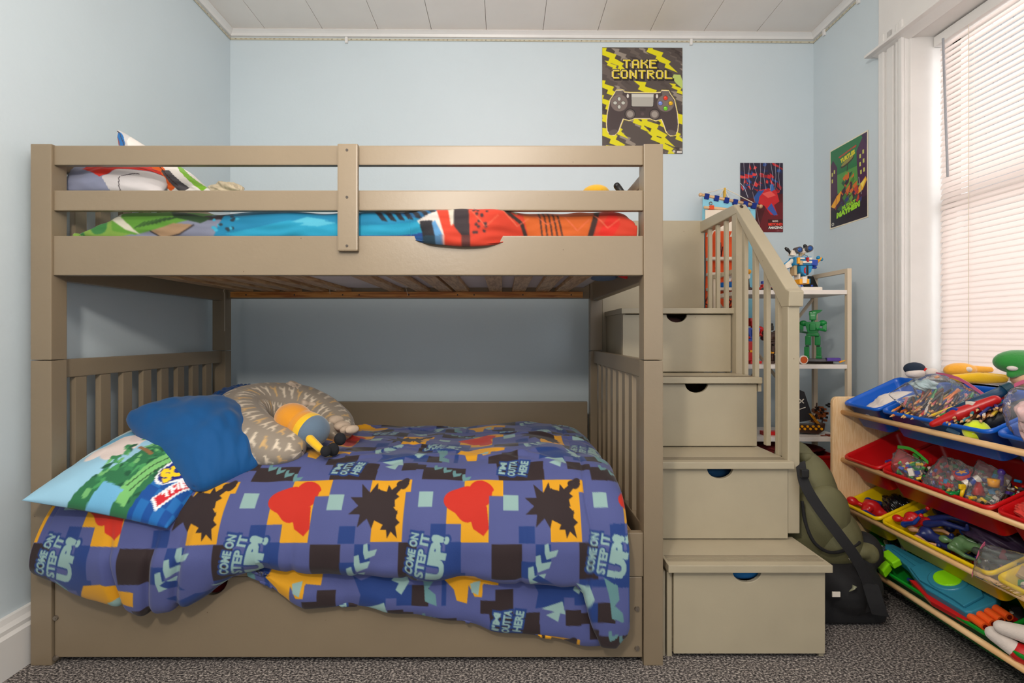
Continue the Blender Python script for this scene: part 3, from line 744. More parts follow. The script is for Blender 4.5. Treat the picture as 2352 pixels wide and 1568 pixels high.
# top creases that run down the slope
for i in range(16):
    r3 = np.random.RandomState(40+i); xc, yc, an, ln = r3.uniform(-.8, .3), r3.uniform(1.75, 2.45), r3.uniform(-.9, .9), r3.uniform(.08, .22)
    dx, dy = X_-xc, Yy-yc; s1 = dx*math.cos(an)+dy*math.sin(an); s2 = -dx*math.sin(an)+dy*math.cos(an)
    dsp += .011*np.exp(-(s2/.014)**2-(s1/ln)**2)*(1-front)
N = grid_normals(P); sg = 1 if N[len(xs)//2, 60, 2] > 0 else -1
P = P+N*sg*dsp[..., None]
C = T.sample(U % 1190, V % 1150, True)
duv = sheet('duvet', P, C, M_ff, None, solid=.014 if sg > 0 else -.014)
tag(duv, 'puffy blue checked duvet printed with yellow, red and brown shapes, on the lower bunk', 'duvet')
# lower hanging layer (part of the same duvet)
b2x = [560, 575, 610, 640, 700, 800, 870, 940, 1000, 1090, 1180, 1260, 1310, 1380, 1400]
b2y = [1322, 1332, 1352, 1372, 1398, 1396, 1402, 1416, 1420, 1442, 1455, 1470, 1480, 1484, 1484]
def zb2(x): return CH-(np.interp(CX+x*F/1.585, b2x, b2y)-CY)/F*1.585
def prof2(x):
    zb = zb2(x)+.003*math.sin(x*40); return [(1.605, .40), (1.592, .35), (1.59, (.35+zb)/2+.01), (1.578, zb+.04), (1.584, zb+.006), (1.598, zb), (1.609, zb+.02)]
xs2 = np.arange(-.815, .31, .0022)
P2, A2 = profile_cols(xs2, prof2, .345, .0023, .0023, 1.604)
X_, Zz = P2[..., 0], P2[..., 2]
d2 = .007*np.abs(np.sin(X_*11+Zz*5+1))**2+.004*np.sin(X_*31+Zz*9)+.003*snoise(X_, Zz, 8, 9)-.006
N2 = grid_normals(P2); s2_ = 1 if N2[200, 60, 1] < 0 else -1
P2 = P2+N2*s2_*d2[..., None]
C2 = T.sample(((X_+.321+.02)/SU) % 1190, (640+A2/SU) % 1150, True)
sheet('hanging_hem', P2, C2, M_ff, duv, solid=.006*s2_)

# ------------------------------------------------------------------ upper bunk duvet
U1 = Cv(1.9, 1.3, 560, (60, 120, 70))     # x: 0 at left end, y: 0 at the bottom hem going up/back
U1.rect(0, 0, .5, 1.3, (128, 170, 70)); U1.rect(.42, 0, 1.9, 1.3, (52, 42, 44))
U1.poly([(.0, 0), (.12, .0), (.30, .06), (.48, .07), (.62, .02), (.62, 0)], (134, 138, 160))
U1.poly([(.0, .0), (.16, .012), (.29, .05), (.43, .12), (.5, 1.3), (0, 1.3)], (132, 170, 70))
U1.poly([(.13, .03), (.2, .018), (.42, .075), (.46, .14), (.1, .2)], (98, 158, 52))
U1.poly([(.10, .13), (.12, .07), (.17, .035), (.215, .02), (.2, .034), (.15, .08), (.135, .13)], (226, 220, 200))
U1.ell(.085, .045, .028, .026, (60, 130, 66), .4); U1.ell(.02, .02, .02, .01, (60, 130, 66))
U1.poly([(.28, .14), (.33, .075), (.42, .055), (.45, .075), (.36, .1), (.33, .2), (.28, .2)], (44, 74, 40))
for i in range(9): U1.line([(.2+i*.014, .04+i*.003), (.235+i*.014, .062+i*.002)], .003, (36, 66, 34))
U1.poly([(.25, .03), (.29, .005), (.35, .02), (.4, .05), (.33, .055)], (176, 142, 108)); U1.line([(.25, .03), (.29, .005), (.35, .02), (.4, .05)], .004, (40, 32, 34))
U1.poly([(.46, 0), (.9, 0), (1.18, .0), (1.25, .06), (1.2, 1.3), (.5, 1.3), (.5, .1)], (22, 134, 178))
U1.poly([(.5, .02), (.72, .06), (.95, .045), (1.2, .05), (1.2, .012), (.9, .01), (.6, 0)], (30, 158, 196)); U1.poly([(.6, .0), (1.2, .0), (1.2, .012), (.6, .008)], (26, 66, 140))
for i in range(26): U1.ell(.455+RNG.rand()*.09, .03+RNG.rand()*.12, .005+RNG.rand()*.004, .005, (40, 60, 74) if i % 2 else (60, 180, 214))
for i in range(12):
    x, y = .55+RNG.rand()*.55, .01+RNG.rand()*.2; U1.poly([(x, y), (x+.05, y+.02), (x+.12, y+.008), (x+.06, y-.004)], (84, 186, 214) if i % 2 else (16, 110, 158))
U1.poly([(1.0, .1), (1.24, .03), (1.24, .3), (1.0, .3)], (24, 92, 140))
for i in range(9): U1.poly([(.98+i*.03, .11), (1.02+i*.03, .06), (1.04+i*.03, .055), (1.0+i*.03, .11)], (28, 30, 40))
U1.poly([(1.19, .0), (1.24, .0), (1.3, .1), (1.26, .3), (1.2, .08), (1.14, .05)], (226, 214, 206)); U1.poly([(1.16, 0), (1.2, 0), (1.19, .05), (1.15, .05)], (36, 34, 40)); U1.poly([(1.2, 0), (1.225, 0), (1.2, .05), (1.19, .04)], (90, 150, 200))
U1.poly([(1.23, 0), (1.9, 0), (1.9, 1.3), (1.22, 1.3), (1.2, .1)], (214, 60, 34))
U1.poly([(1.215, .2), (1.24, .09), (1.25, .03), (1.27, .05), (1.26, .2)], (214, 206, 190)); U1.poly([(1.255, .2), (1.26, .03), (1.285, .0), (1.31, .0), (1.30, .2)], (52, 40, 44))
for i in range(22): U1.ell(1.305+RNG.rand()*.06, RNG.rand()*.13, .005, .005, (60, 40, 44))
U1.poly([(1.38, .2), (1.4, .11), (1.46, .08), (1.5, .2)], (210, 200, 160)); U1.line([(1.385, .2), (1.40, .1), (1.44, .075), (1.475, .05), (1.49, .01)], .012, (52, 38, 34))
U1.poly([(1.44, .2), (1.48, .08), (1.5, .0), (1.70, .0), (1.74, .2)], (212, 96, 30))
for i in range(5): U1.line([(1.53+i*.016, .13-i*.01), (1.545+i*.017, 0)], .005, (60, 34, 26))
U1.line([(1.74, .15), (1.70, .0)], .018, (60, 38, 32)); U1.poly([(1.73, .02), (1.78, .12), (1.80, .05), (1.77, 0)], (226, 40, 26))
for i in range(6): U1.line([(1.30+i*.1, .1), (1.36+i*.1, .03+.01*(i % 3)), (1.40+i*.1, .07)], .003, (232, 110, 80))
U1.a *= .86; U1.blur(1)
def zf_up(x):   # height of the lower hem in front
    px = CX+x*F/1.6; lump = .026*math.exp(-((px-1060)/110)**4)
    return 1.372-lump
def prof3(x):
    px = CX+x*F/1.63
    top = 1.475-.10*max(0, (-1.28-x)/.13)**1.3; e = max(0, (x-.36)/.07); top -= .04*(1-math.sqrt(max(0, 1-min(1, e)**2)))
    lump = math.exp(-((CX+x*F/1.6-1060)/115)**4); yfr = 1.652-.064*lump-.018*math.exp(-((CX+x*F/1.6-760)/230)**4)
    z0 = zf_up(x)
    return [(2.55, max(1.43, 1.44)), (2.3, 1.447), (2.0, 1.452), (1.80, 1.458+.5*(top-1.475)), (1.72, top+.0), (yfr+.018, top-.012), (yfr, (top+z0)/2+.012), (yfr+.002, z0+.016), (yfr+.012, z0), (1.66 if lump < .3 else yfr+.016, z0+.006)]
xs3 = np.arange(-1.415, .437, .003)
P3, A3 = profile_cols(xs3, prof3, 1.376, .012, .003, 1.72)
X_, Yy, Zz = P3[..., 0], P3[..., 1], P3[..., 2]
d3 = .004*snoise(X_*2, Zz*5, 2, 5)+.003*np.sin(X_*17+Zz*40)
N3 = grid_normals(P3); s3 = 1 if N3[300, 20, 2] > 0 else -1
P3 = P3+N3*s3*d3[..., None]
C3 = U1.sample(X_+1.42+.0, -A3)
tag(sheet('duvet', P3, C3, M_ff, None, solid=.008*s3), 'green, blue and orange comic print duvet on the top bunk', 'duvet')

# ------------------------------------------------------------------ pillows
def pillow(name, corners, th, canvas, m, label, cat='pillow', n=110, pinch=.08, seed=1, wr=.006, under=None, sink=.5, group=None, nf=4, rnd=.07):
    A, Bc, Cc, Dc = [np.array(c, float) for c in corners]
    u = np.linspace(0, 1, n)[:, None, None]; v = np.linspace(0, 1, n)[None, :, None]
    uu, vv = u[..., 0]+0*v[..., 0], v[..., 0]+0*u[..., 0]
    pu = 4*uu*(1-uu); pv = 4*vv*(1-vv)
    cr = 1-rnd*np.abs((2*uu-1)*(2*vv-1))**5
    us = .5+(uu-.5)*(1-pinch*pv*.6)*cr; vs = .5+(vv-.5)*(1-pinch*pu*.6)*cr
    Q = (A*(1-us[..., None])*(1-vs[..., None])+Bc*us[..., None]*(1-vs[..., None])+Cc*us[..., None]*vs[..., None]+Dc*(1-us[..., None])*vs[..., None])
    nr = np.cross(Bc-A, Dc-A); nr /= np.linalg.norm(nr)
    if nr[2] < 0 or (abs(nr[2]) < .2 and nr[1] > 0): nr = -nr
    h = (np.clip(pu, 0, 1)**.55)*(np.clip(pv, 0, 1)**.55)
    wrk = wr*snoise(uu, vv, seed, nf, 9)*np.clip(h*2, 0, 1)+wr*.35*(1-h)*snoise(uu*2, vv*2, seed+4, nf, 9)*np.clip(h*6, 0, 1)
    top = Q+nr*(th*(1-sink+.0)*h+wrk)[..., None]; bot = Q-nr*(th*sink*h)[..., None]
    C = canvas.sample(uu*canvas.w, (1-vv)*canvas.h) if isinstance(canvas, Cv) else np.zeros(Q.shape)+np.array(canvas)
    C2 = C if under is None else np.zeros(Q.shape)+np.array(under)
    C2 = C2.copy(); C2[0], C2[-1], C2[:, 0], C2[:, -1] = C[0], C[-1], C[:, 0], C[:, -1]
    # close as one grid: top then bottom mirrored in v
    Pg = np.concatenate([top, bot[:, ::-1][:, 1:]], axis=1); Cg = np.concatenate([C, C2[:, ::-1][:, 1:]], axis=1)
    o = sheet(name, Pg, Cg, m, None)
    # orientation
    bm = bmesh.new(); bm.from_mesh(o.data); bmesh.ops.remove_doubles(bm, verts=bm.verts, dist=1e-5); bmesh.ops.recalc_face_normals(bm, faces=bm.faces); bm.to_mesh(o.data); bm.free()
    return tag(o, label, cat, group)
# landscape pillow (sky, generic white cloud shapes, green hills)
L = Cv(100, 70, 5, (150, 196, 220))
L.poly([(0, 0), (60, 0), (30, 30), (0, 45)], (204, 226, 232)); L.poly([(0, 40), (25, 25), (40, 10), (60, 0), (35, 0), (8, 22)], (92, 168, 206))
L.blob(30, 34, 12, (222, 206, 200), 4, 6, .2, sy=1.2); L.blob(37, 20, 11, (214, 196, 190), 2, 5, .2); L.blob(17, 42, 6, (230, 214, 208), 3, 5, .2)
L.poly([(30, 70), (34, 58), (46, 50), (50, 30), (62, 8), (92, 12), (100, 40), (80, 70)], (42, 110, 70))
rr4 = np.random.RandomState(3)
for i in range(150):
    x, y = 34+rr4.rand()*50, 10+rr4.rand()*58; L.ell(x, y, 1+rr4.rand()*2.2, .7+rr4.rand()*1.5, [(70, 150, 88), (28, 84, 56), (110, 176, 108), (54, 128, 80)][i % 4], rr4.rand()*3)
L.poly([(56, 66), (64, 40), (74, 24), (80, 28), (70, 50), (66, 68)], (120, 188, 110)); L.line([(60, 60), (72, 34)], .8, (40, 70, 44)); L.line([(64, 62), (76, 36)], .8, (40, 70, 44))
L.line([(50, 18), (80, 26)], 2.2, (112, 74, 50)); L.line([(44, 36), (58, 40)], 2.2, (140, 100, 64)); L.poly([(44, 60), (60, 62), (58, 70), (42, 70)], (110, 176, 214))
L.poly([(50, 2), (84, 0), (80, 8), (60, 12)], (168, 30, 28)); L.poly([(58, 6), (74, 3), (70, 9), (62, 10)], (214, 160, 120))
L.poly([(70, 70), (76, 46), (88, 30), (100, 26), (100, 70)], (10, 74, 150))
for i in range(5):
    for j in range(4):
        if (i+j) % 2: L.rect(74+i*6, 42+j*7, 80+i*6, 49+j*7, (26, 104, 176))
ra = -math.radians(58)
L.ell(85, 38, 19, 9, (240, 240, 240), ra); L.ell(85, 38, 17.5, 7.6, (28, 40, 130), ra)
L.text('SONIC', 85, 38, 31, 10, (250, 204, 30), ra, .07, out=(20, 30, 110), outw=.12)
L.poly([(80, 62), (92, 42), (98, 44), (87, 66)], (240, 240, 240)); L.poly([(81.5, 61), (92.5, 43.5), (96.5, 45), (86.5, 64)], (204, 30, 44)); L.text('THE', 88.8, 53, 14, 3.6, (250, 250, 250), ra, .05)
pillow('pillow', [W(44, 1150, 1.50), W(384, 1216, 1.52), (-.93, 1.86, .655), (-1.435, 1.93, .70)], .15, L, M_ff, 'pillow with a green landscape print and yellow lettering hanging over the lower bunk edge', under=(12, 12, 16), sink=.35, seed=6, pinch=.10, rnd=.015)
pillow('pillow', [W(258, 945, 1.79), W(448, 1140, 1.585), W(612, 1075, 1.72), (-1.12, 2.15, .785)], .22, (4, 78, 136), M_ff, 'plain bright blue pillow leaning over the landscape print pillow', under=(4, 78, 136), sink=.4, seed=14, wr=.013, pinch=.06, nf=4, rnd=.16)
pillow('pillow', [(-1.40, 2.12, .70), W(600, 975, 2.2), W(665, 905, 2.52), (-1.42, 2.56, .78)], .14, (4, 70, 136), M_ff, 'rumpled dark blue pillow lying behind the grey nursing pillow', under=(4, 70, 136), sink=.4, seed=19, wr=.016, nf=7)
# nursing pillow
G = Cv(200, 60, 5, (146, 134, 120))
def giraffe(x, y, s, col, fl=1):
    G.poly([(x, y), (x+fl*1.6*s, y-.9*s), (x+fl*1.4*s, y-2.3*s), (x+fl*2.2*s, y-2.7*s), (x+fl*2.2*s, y-4.0*s), (x+fl*3.3*s, y-3.7*s), (x+fl*3.3*s, y-3.1*s), (x+fl*2.8*s, y-3*s), (x+fl*2.9*s, y-.6*s), (x+fl*3.1*s, y+1.3*s), (x+fl*2.6*s, y+1.3*s), (x+fl*2.2*s, y+.1*s), (x+fl*.9*s, y+.2*s), (x+fl*.6*s, y+1.3*s), (x+fl*.1*s, y+1.2*s)], col, True)
for i in range(38):
    for j in range(7):
        giraffe(1+i*5.26+(j % 2)*2.4, 5+j*8.6, 1.12, (218, 202, 180) if (i+j*2) % 3 else (204, 166, 112), 1)
G.blur(1)
cl = catmull([W(694, 1035, 1.76), W(610, 1018, 1.80), W(556, 980, 1.90), W(550, 945, 2.04), W(600, 925, 2.16), W(690, 930, 2.24), W(755, 965, 2.2), W(790, 1000, 2.08)], 240)
nl, na = 240, 90
tt = np.linspace(0, 1, nl); rad = .080*(1-np.abs(2*tt-1)**7*.93)**.5*(1+.18*np.sin(PI*tt)); rad[0] = rad[-1] = .003
Pn = np.zeros((nl, na, 3)); Cn = np.zeros((nl, na, 3)); tg = np.gradient(cl, axis=0); tg /= np.linalg.norm(tg, axis=1, keepdims=True)
dl = np.r_[0, np.cumsum(np.linalg.norm(np.diff(cl, axis=0), axis=1))]
nn_ = np.array([.1, -.45, .9]); nn_ /= np.linalg.norm(nn_)
for k in range(na):
    a = 2*PI*k/(na-1)
    sd = np.cross(tg, nn_); sd /= np.linalg.norm(sd, axis=1, keepdims=True); up_ = np.cross(sd, tg)
    rr5 = rad*(1+.006*np.sin(tt*60+3*math.sin(a*2))+.012*np.sin(tt*23+5*math.sin(a)))
    Pn[:, k] = cl+sd*(math.cos(a)*rr5*1.12)[:, None]+up_*(math.sin(a)*rr5*.86)[:, None]
    Cn[:, k] = G.sample((dl*135) % 200, np.full(nl, (k/(na-1))*60), True)
o = sheet('nursing_pillow', Pn, Cn, M_ff); bm = bmesh.new(); bm.from_mesh(o.data); bmesh.ops.remove_doubles(bm, verts=bm.verts, dist=1e-5); bmesh.ops.recalc_face_normals(bm, faces=bm.faces); bm.to_mesh(o.data); bm.free()
tag(o, 'grey horseshoe nursing pillow printed with little white giraffes', 'pillow')
# upper bunk pillows
Q1 = Cv(100, 60, 5, (136, 140, 164))
Q1.poly([(22, 32), (34, 12), (52, 8), (96, 16), (100, 24), (60, 34), (44, 48)], (206, 44, 30)); Q1.line([(36, 26), (60, 20), (90, 22)], 1.2, (110, 24, 24)); Q1.line([(44, 36), (66, 26), (96, 26)], 1.2, (110, 24, 24)); Q1.poly([(36, 10), (70, 6), (60, 10)], (214, 170, 70))
Q1.poly([(46, 48), (60, 34), (100, 26), (100, 60), (50, 60)], (206, 200, 200)); Q1.line([(60, 60), (64, 44), (80, 38)], 1, (70, 60, 64))
pillow('pillow', [W(140, 442, 1.69), W(372, 446, 1.69), W(415, 392, 1.86), W(165, 378, 1.76)], .12, Q1, M_ff, 'grey-blue pillow with a red flame print behind the upper guard rail', under=(130, 134, 158), sink=.5, seed=31, wr=.008)
Q2 = Cv(100, 60, 5, (226, 220, 214))
Q2.poly([(0, 0), (22, 0), (16, 40), (0, 60)], (198, 196, 196)); Q2.ell(9, 9, 7, 7, (30, 104, 170)); Q2.ell(2, 14, 3, 6, (150, 44, 30)); Q2.line([(0, 2), (8, 3), (14, 14), (12, 30)], 1.6, (60, 50, 60)); Q2.ell(10, 30, 7, 9, (30, 104, 170)); Q2.poly([(0, 44), (10, 40), (12, 60), (0, 60)], (150, 40, 30)); Q2.ell(22, 34, 5, 9, (60, 54, 60))
Q2.poly([(44, 20), (58, 8), (66, 24), (70, 50), (56, 56)], (220, 96, 30)); Q2.poly([(60, 30), (72, 26), (80, 52), (66, 60)], (74, 70, 74)); Q2.poly([(84, 0), (92, 0), (100, 50), (90, 60)], (120, 176, 40)); Q2.line([(56, 8), (70, 50)], 1.5, (60, 30, 24))
pillow('pillow', [W(300, 470, 1.80), W(492, 440, 1.76), W(440, 398, 1.86), W(262, 288, 1.84)], .09, Q2, M_ff, 'white pillow with orange and blue print propped up above the top rail', under=(210, 206, 204), sink=.5, seed=33, wr=.007)
# white pillow corner lump that peeks above the rail
M_plushy = mat('plush_yellow', (240, 186, 40), .9, .06, .4, 220, sheen=.4)

# ------------------------------------------------------------------ small soft things on the lower bunk
def crumple(name, c, size, m, label, cat, seed, amp=.35, rot=0, n=60):
    th = np.linspace(0, PI, n)[:, None]; ph = np.linspace(0, 2*PI, n*2)[None, :]
    x = np.sin(th)*np.cos(ph); y = np.sin(th)*np.sin(ph); z = np.cos(th)+0*ph
    r = 1+amp*snoise(x*1.0+z, y*1.0-z*.5, seed, .8, 6)+amp*.5*np.abs(snoise(x*2+z, y*2-z, seed+1, 1.3, 6))
    cr, sr = math.cos(rot), math.sin(rot)
    X = x*r*size[0]; Y = y*r*size[1]; Z = z*r*size[2]
    P = np.stack([c[0]+X*cr-Z*sr, c[1]+Y, c[2]+X*sr+Z*cr], -1)
    o = sheet(name, P, None, m); bm = bmesh.new(); bm.from_mesh(o.data); bmesh.ops.remove_doubles(bm, verts=bm.verts, dist=1e-5); bmesh.ops.recalc_face_normals(bm, faces=bm.faces); bm.to_mesh(o.data); bm.free()
    return tag(o, label, cat)
M_beige = mat('beige_knit', (200, 180, 160), .95, .16, .5, 120, vscale=30)
crumple('knit_scarf', W(682, 902, 2.25), (.062, .05, .035), M_beige, 'crumpled beige patterned cloth on top of the nursing pillow', 'cloth', 4, .4, -.5)
b = B(); b.tube(catmull([W(690, 925, 2.16), W(735, 935, 2.2), (W(768, 960, 2.14)), W(795, 985, 2.02), W(815, 985, 1.98)], 30), [.03+.008*math.sin(i*1.7) for i in range(30)], seg=14, flat=.55)
tag(b.done('muslin_cloth', mat('muslin', (206, 184, 162), .95, .1, .5, 90), None, True, remesh=.006), 'pale twisted muslin cloth trailing behind the yellow plush toy', 'cloth')
M_plo = mat('plush_orange', (224, 146, 24), .95, .06, .5, 220, sheen=.5); M_plg = mat('plush_greyblue', (96, 116, 136), .95, .08, .5, 220, sheen=.4)
M_ply = mat('plush_bright_yellow', (236, 186, 20), .95, .05, .5, 220, sheen=.4); M_plb = mat('plush_black', (26, 26, 30), .95)
pl = thing('plush_toy', 'round yellow plush toy with a grey-blue lower half in the curve of the nursing pillow', 'plush toy', W(705, 1000, 1.85))
h0 = W(672, 962, 1.88); h1 = W(740, 1002, 1.82)
ax = (h1-h0).normalized(); q_ = ax.to_track_quat('Z', 'Y').to_matrix()
b = B(); b.ell(h0+ax*.008, (.067, .062, .075), q_).ell(h0+ax*.07, (.066, .06, .06), q_); b.done('head', M_plo, pl, remesh=.005)
b = B(); b.ell(h0+ax*.088, (.0675, .0615, .062), q_); b.done('belly_band', M_ply, pl, remesh=.005)
b = B(); b.ell(h0+ax*.107, (.066, .061, .056), q_); b.done('body', M_plg, pl, remesh=.005)
b = B(); b.cap(W(712, 1008, 1.765), W(735, 1030, 1.74), .016, .014); b.done('arm', M_ply, pl, remesh=.004)
b = B(); b.ell(W(748, 1036, 1.735), (.019, .017, .02)); b.done('hand', M_plb, pl, remesh=.004)
for p in (W(765, 1032, 1.78), W(781, 1008, 1.82)):
    b = B(); b.ell(p, (.022, .02, .024)); b.done('foot', M_plb, pl, remesh=.004)
# top bunk oddments
b = B(); b.ell(W(1368, 446, 1.95), (.055, .06, .034)); tag(b.done('plush_toy', M_plushy, None, True), 'top of a yellow plush toy peeking over the second guard rail', 'plush toy')
lt = thing('hand_lamp', 'black handled torch sticking up behind the guard rail at the foot end', 'torch', W(1440, 470, 1.9))
b = B(); b.cap(W(1417, 427, 1.9), W(1436, 452, 1.9), .013, .011); b.done('handle', M_blackp, lt, True)
b = B(); b.cyl(W(1436, 448, 1.9), W(1448, 468, 1.9), .012, .016); b.done('collar', mat('torch_yellow', (232, 160, 30), .4), lt, True)
crumple('spotted_blanket', W(520, 440, 2.1), (.07, .06, .035), attr_mat('x', .9) if False else mat('spotted_cloth', (190, 176, 150), .9, .25, .3, 60, vscale=40), 'grey and yellow spotted cloth bunched on the top bunk', 'blanket', 9, .25)
b = B(); b.tube([W(1423, 628, 1.72), W(1437, 632, 1.72), W(1440, 640, 1.72)], [.012, .013, .003], seg=8); tag(b.done('sock', mat('red_sock', (190, 30, 34), .9), None, True), 'tip of a red sock poking out below the side rail', 'sock')
crumple('sheet_corner', W(1400, 645, 2.1)+Vector((0, 0, .022)), (.07, .13, .016), mat('blue_sheet', (110, 130, 160), .9), 'blue bed sheet corner tucked under the top mattress', 'sheet', 12, .2)

# ------------------------------------------------------------------ posters
def wallposter(name, X0, X1, Z0, Z1, cv, label, cat='poster', step=.0022, off=.003):
    nu = int((X1-X0)/step); nv = int((Z1-Z0)/step)
    u = np.linspace(0, 1, nu)[:, None]; v = np.linspace(0, 1, nv)[None, :]
    P = np.zeros((nu, nv, 3)); P[..., 0] = X0+(X1-X0)*u+0*v; P[..., 1] = 2.87+.0105*(P[..., 0]-XL)-off-.002*np.sin(u*7)*v; P[..., 2] = Z1-(Z1-Z0)*v+0*u
    o = sheet(name, P, cv.sample(u*cv.w+0*v, v*cv.h+0*u), M_paper, None, solid=.0008)
    return tag(o, label, cat)
GY = (86, 76, 72); GL = (150, 138, 126); YL = (224, 214, 18)
V1 = Cv(718, 955, 1, GY)
def bolt(c, x, y, s, col, a=.62):
    pts = [(0, 0), (60, 6), (54, 26), (110, 44), (100, 64), (150, 92), (138, 104), (186, 150), (116, 122), (122, 104), (66, 84), (74, 62), (20, 40), (30, 24)]
    ca, sa = math.cos(a-.62), math.sin(a-.62); c.poly([(x+s*(p*ca-q*sa), y+s*(p*sa+q*ca)) for p, q in pts], col)
rb = np.random.RandomState(5)
for i in range(60): bolt(V1, rb.uniform(-120, 700), rb.uniform(-80, 940), rb.uniform(.7, 1.4), [(64, 54, 52), GL, (104, 92, 86), (78, 68, 64)][i % 4])
for x, y, s in ((-60, -10, 1.7), (360, -30, 1.7), (20, 120, 1), (-60, 290, 1.5), (280, 300, 1.9), (600, 320, 1.0), (-80, 420, 1.6), (-40, 600, 1.5), (300, 610, 1.9), (400, 760, 1.6), (560, 540, 1.6), (-50, 720, 1.7), (30, 880, 1.4), (180, 560, 1.4), (480, 640, 1.5)):
    bolt(V1, x, y, s, YL)
V1.poly([(640, 240), (700, 245), (718, 300), (718, 370), (660, 320), (625, 270)], (186, 204, 110))
PX = {'T': ['11111', '00100', '00100', '00100', '00100', '00100'], 'A': ['01110', '10001', '10001', '11111', '10001', '10001'], 'K': ['10001', '10010', '11100', '10010', '10001', '10001'], 'E': ['11111', '10000', '11110', '10000', '10000', '11111'],
      'C': ['01111', '10000', '10000', '10000', '10000', '01111'], 'O': ['01110', '10001', '10001', '10001', '10001', '01110'], 'N': ['10001', '11001', '10101', '10101', '10011', '10001'], 'R': ['11110', '10001', '11110', '10100', '10010', '10001'], 'L': ['10000', '10000', '10000', '10000', '10000', '11111']}
def pixtext(t, x, y, cw_, ch_, adv, col, dx=0, dy=0, g=0):
    for i, ch in enumerate(t):
        for r_, row in enumerate(PX[ch]):
            for c_, v_ in enumerate(row):
                if v_ == '1': V1.rect(x+i*adv+c_*cw_+dx-g, y+r_*ch_+dy-g, x+i*adv+(c_+1)*cw_+4+dx+g, y+(r_+1)*ch_+dy+g, col)
for (t, x, y) in (('TAKE', 184, 108), ('CONTROL', 84, 202)):
    pixtext(t, x, y, 12.5, 13, 79, (40, 32, 32), 14, 14, 6); pixtext(t, x, y, 12.5, 13, 79, (40, 32, 32), 0, 0, 6)
    pixtext(t, x, y, 12.5, 13, 79, (244, 222, 170)); pixtext(t, x, y, 12.5, 13, 79, (226, 204, 24), 5, 3, -1)
KD, KM, KL = (74, 62, 62), (112, 100, 96), (160, 150, 142)
def ctrl(g, col):
    cx = 359
    half = [(0, 410-g), (110, 410-g), (165, 405-g), (172, 388-g), (236, 390-g), (250+g, 420), (285+g, 470), (310+g, 590), (318+g, 690), (312+g, 750), (290+g, 785+g), (250, 790+g), (215-g, 750+g), (195-g, 690+g), (175-g, 640+g), (120, 655+g), (70, 636+g), (0, 636+g)]
    V1.poly([(cx+x, y) for x, y in half]+[(cx-x, y) for x, y in half[::-1]], col)
ctrl(9, (236, 214, 60)); ctrl(5, (240, 226, 206)); ctrl(0, KD)
for sx in (-1, 1):
    cx = 359
    V1.poly([(cx+sx*172, 390), (cx+sx*236, 392), (cx+sx*250, 425), (cx+sx*180, 430)], KM)
    V1.ell(cx+sx*208, 500, 77, 77, KM); V1.ell(cx+sx*208, 500, 73, 73, (124, 110, 104))
    V1.ell(cx+sx*110, 600, 50, 50, (44, 38, 38)); V1.ell(cx+sx*110, 600, 42, 42, KM); V1.ell(cx+sx*110, 600, 28, 28, KL)
    V1.ell(cx+sx*131, 437, 10, 19, (220, 214, 206)); V1.ell(cx+sx*262, 765, 42, 24, (96, 84, 84), sx*.3)
V1.poly([(255, 414), (467, 414), (462, 530), (450, 536), (268, 536), (257, 530)], (46, 40, 40)); V1.poly([(261, 418), (461, 418), (456, 524), (446, 530), (272, 530), (262, 524)], (176, 172, 164))
V1.poly([(261, 418), (461, 418), (459, 446), (262, 446)], (206, 204, 196))
for i in range(5):
    for j in range(3): V1.ell(340+i*11-j*0, 548+j*9, 3, 3, (40, 34, 34))
V1.ell(361, 598, 14, 14, (96, 80, 80))
for dx, dy, a in ((0, -36, 0), (0, 36, 0), (-36, 0, 1), (36, 0, 1)):
    V1.ell(151+dx, 500+dy, 17 if not a else 20, 20 if not a else 17, (54, 48, 46)); V1.ell(151+dx, 500+dy, 14 if not a else 17, 17 if not a else 14, (196, 196, 186))
for dx, dy, c in ((0, -47, (226, 60, 36)), (46, 0, (226, 172, 20)), (0, 47, (110, 196, 40)), (-46, 0, (120, 140, 210))):
    V1.ell(567+dx, 500+dy, 22, 22, (50, 44, 42)); V1.ell(567+dx, 500+dy, 19, 19, c); V1.ell(562+dx, 492+dy, 8, 6, tuple(min(255, q+50) for q in c))
V1.text('DESIGNED & PRINTED', 590, 940, 60, 9, (190, 180, 170), bold=0); V1.rect(668, 930, 712, 948, (220, 214, 206)); V1.ell(642, 934, 12, 11, (200, 194, 190))
V1.rect(0, 0, 718, 4, (60, 54, 50)); V1.blur(1)
p0, p1 = W(1383, 353, D(.57)), W(1567, 110.5, D(1.02))
wallposter('poster', p0.x, p1.x, p0.z, p1.z, V1, 'large yellow and grey game controller poster reading TAKE CONTROL on the back wall')
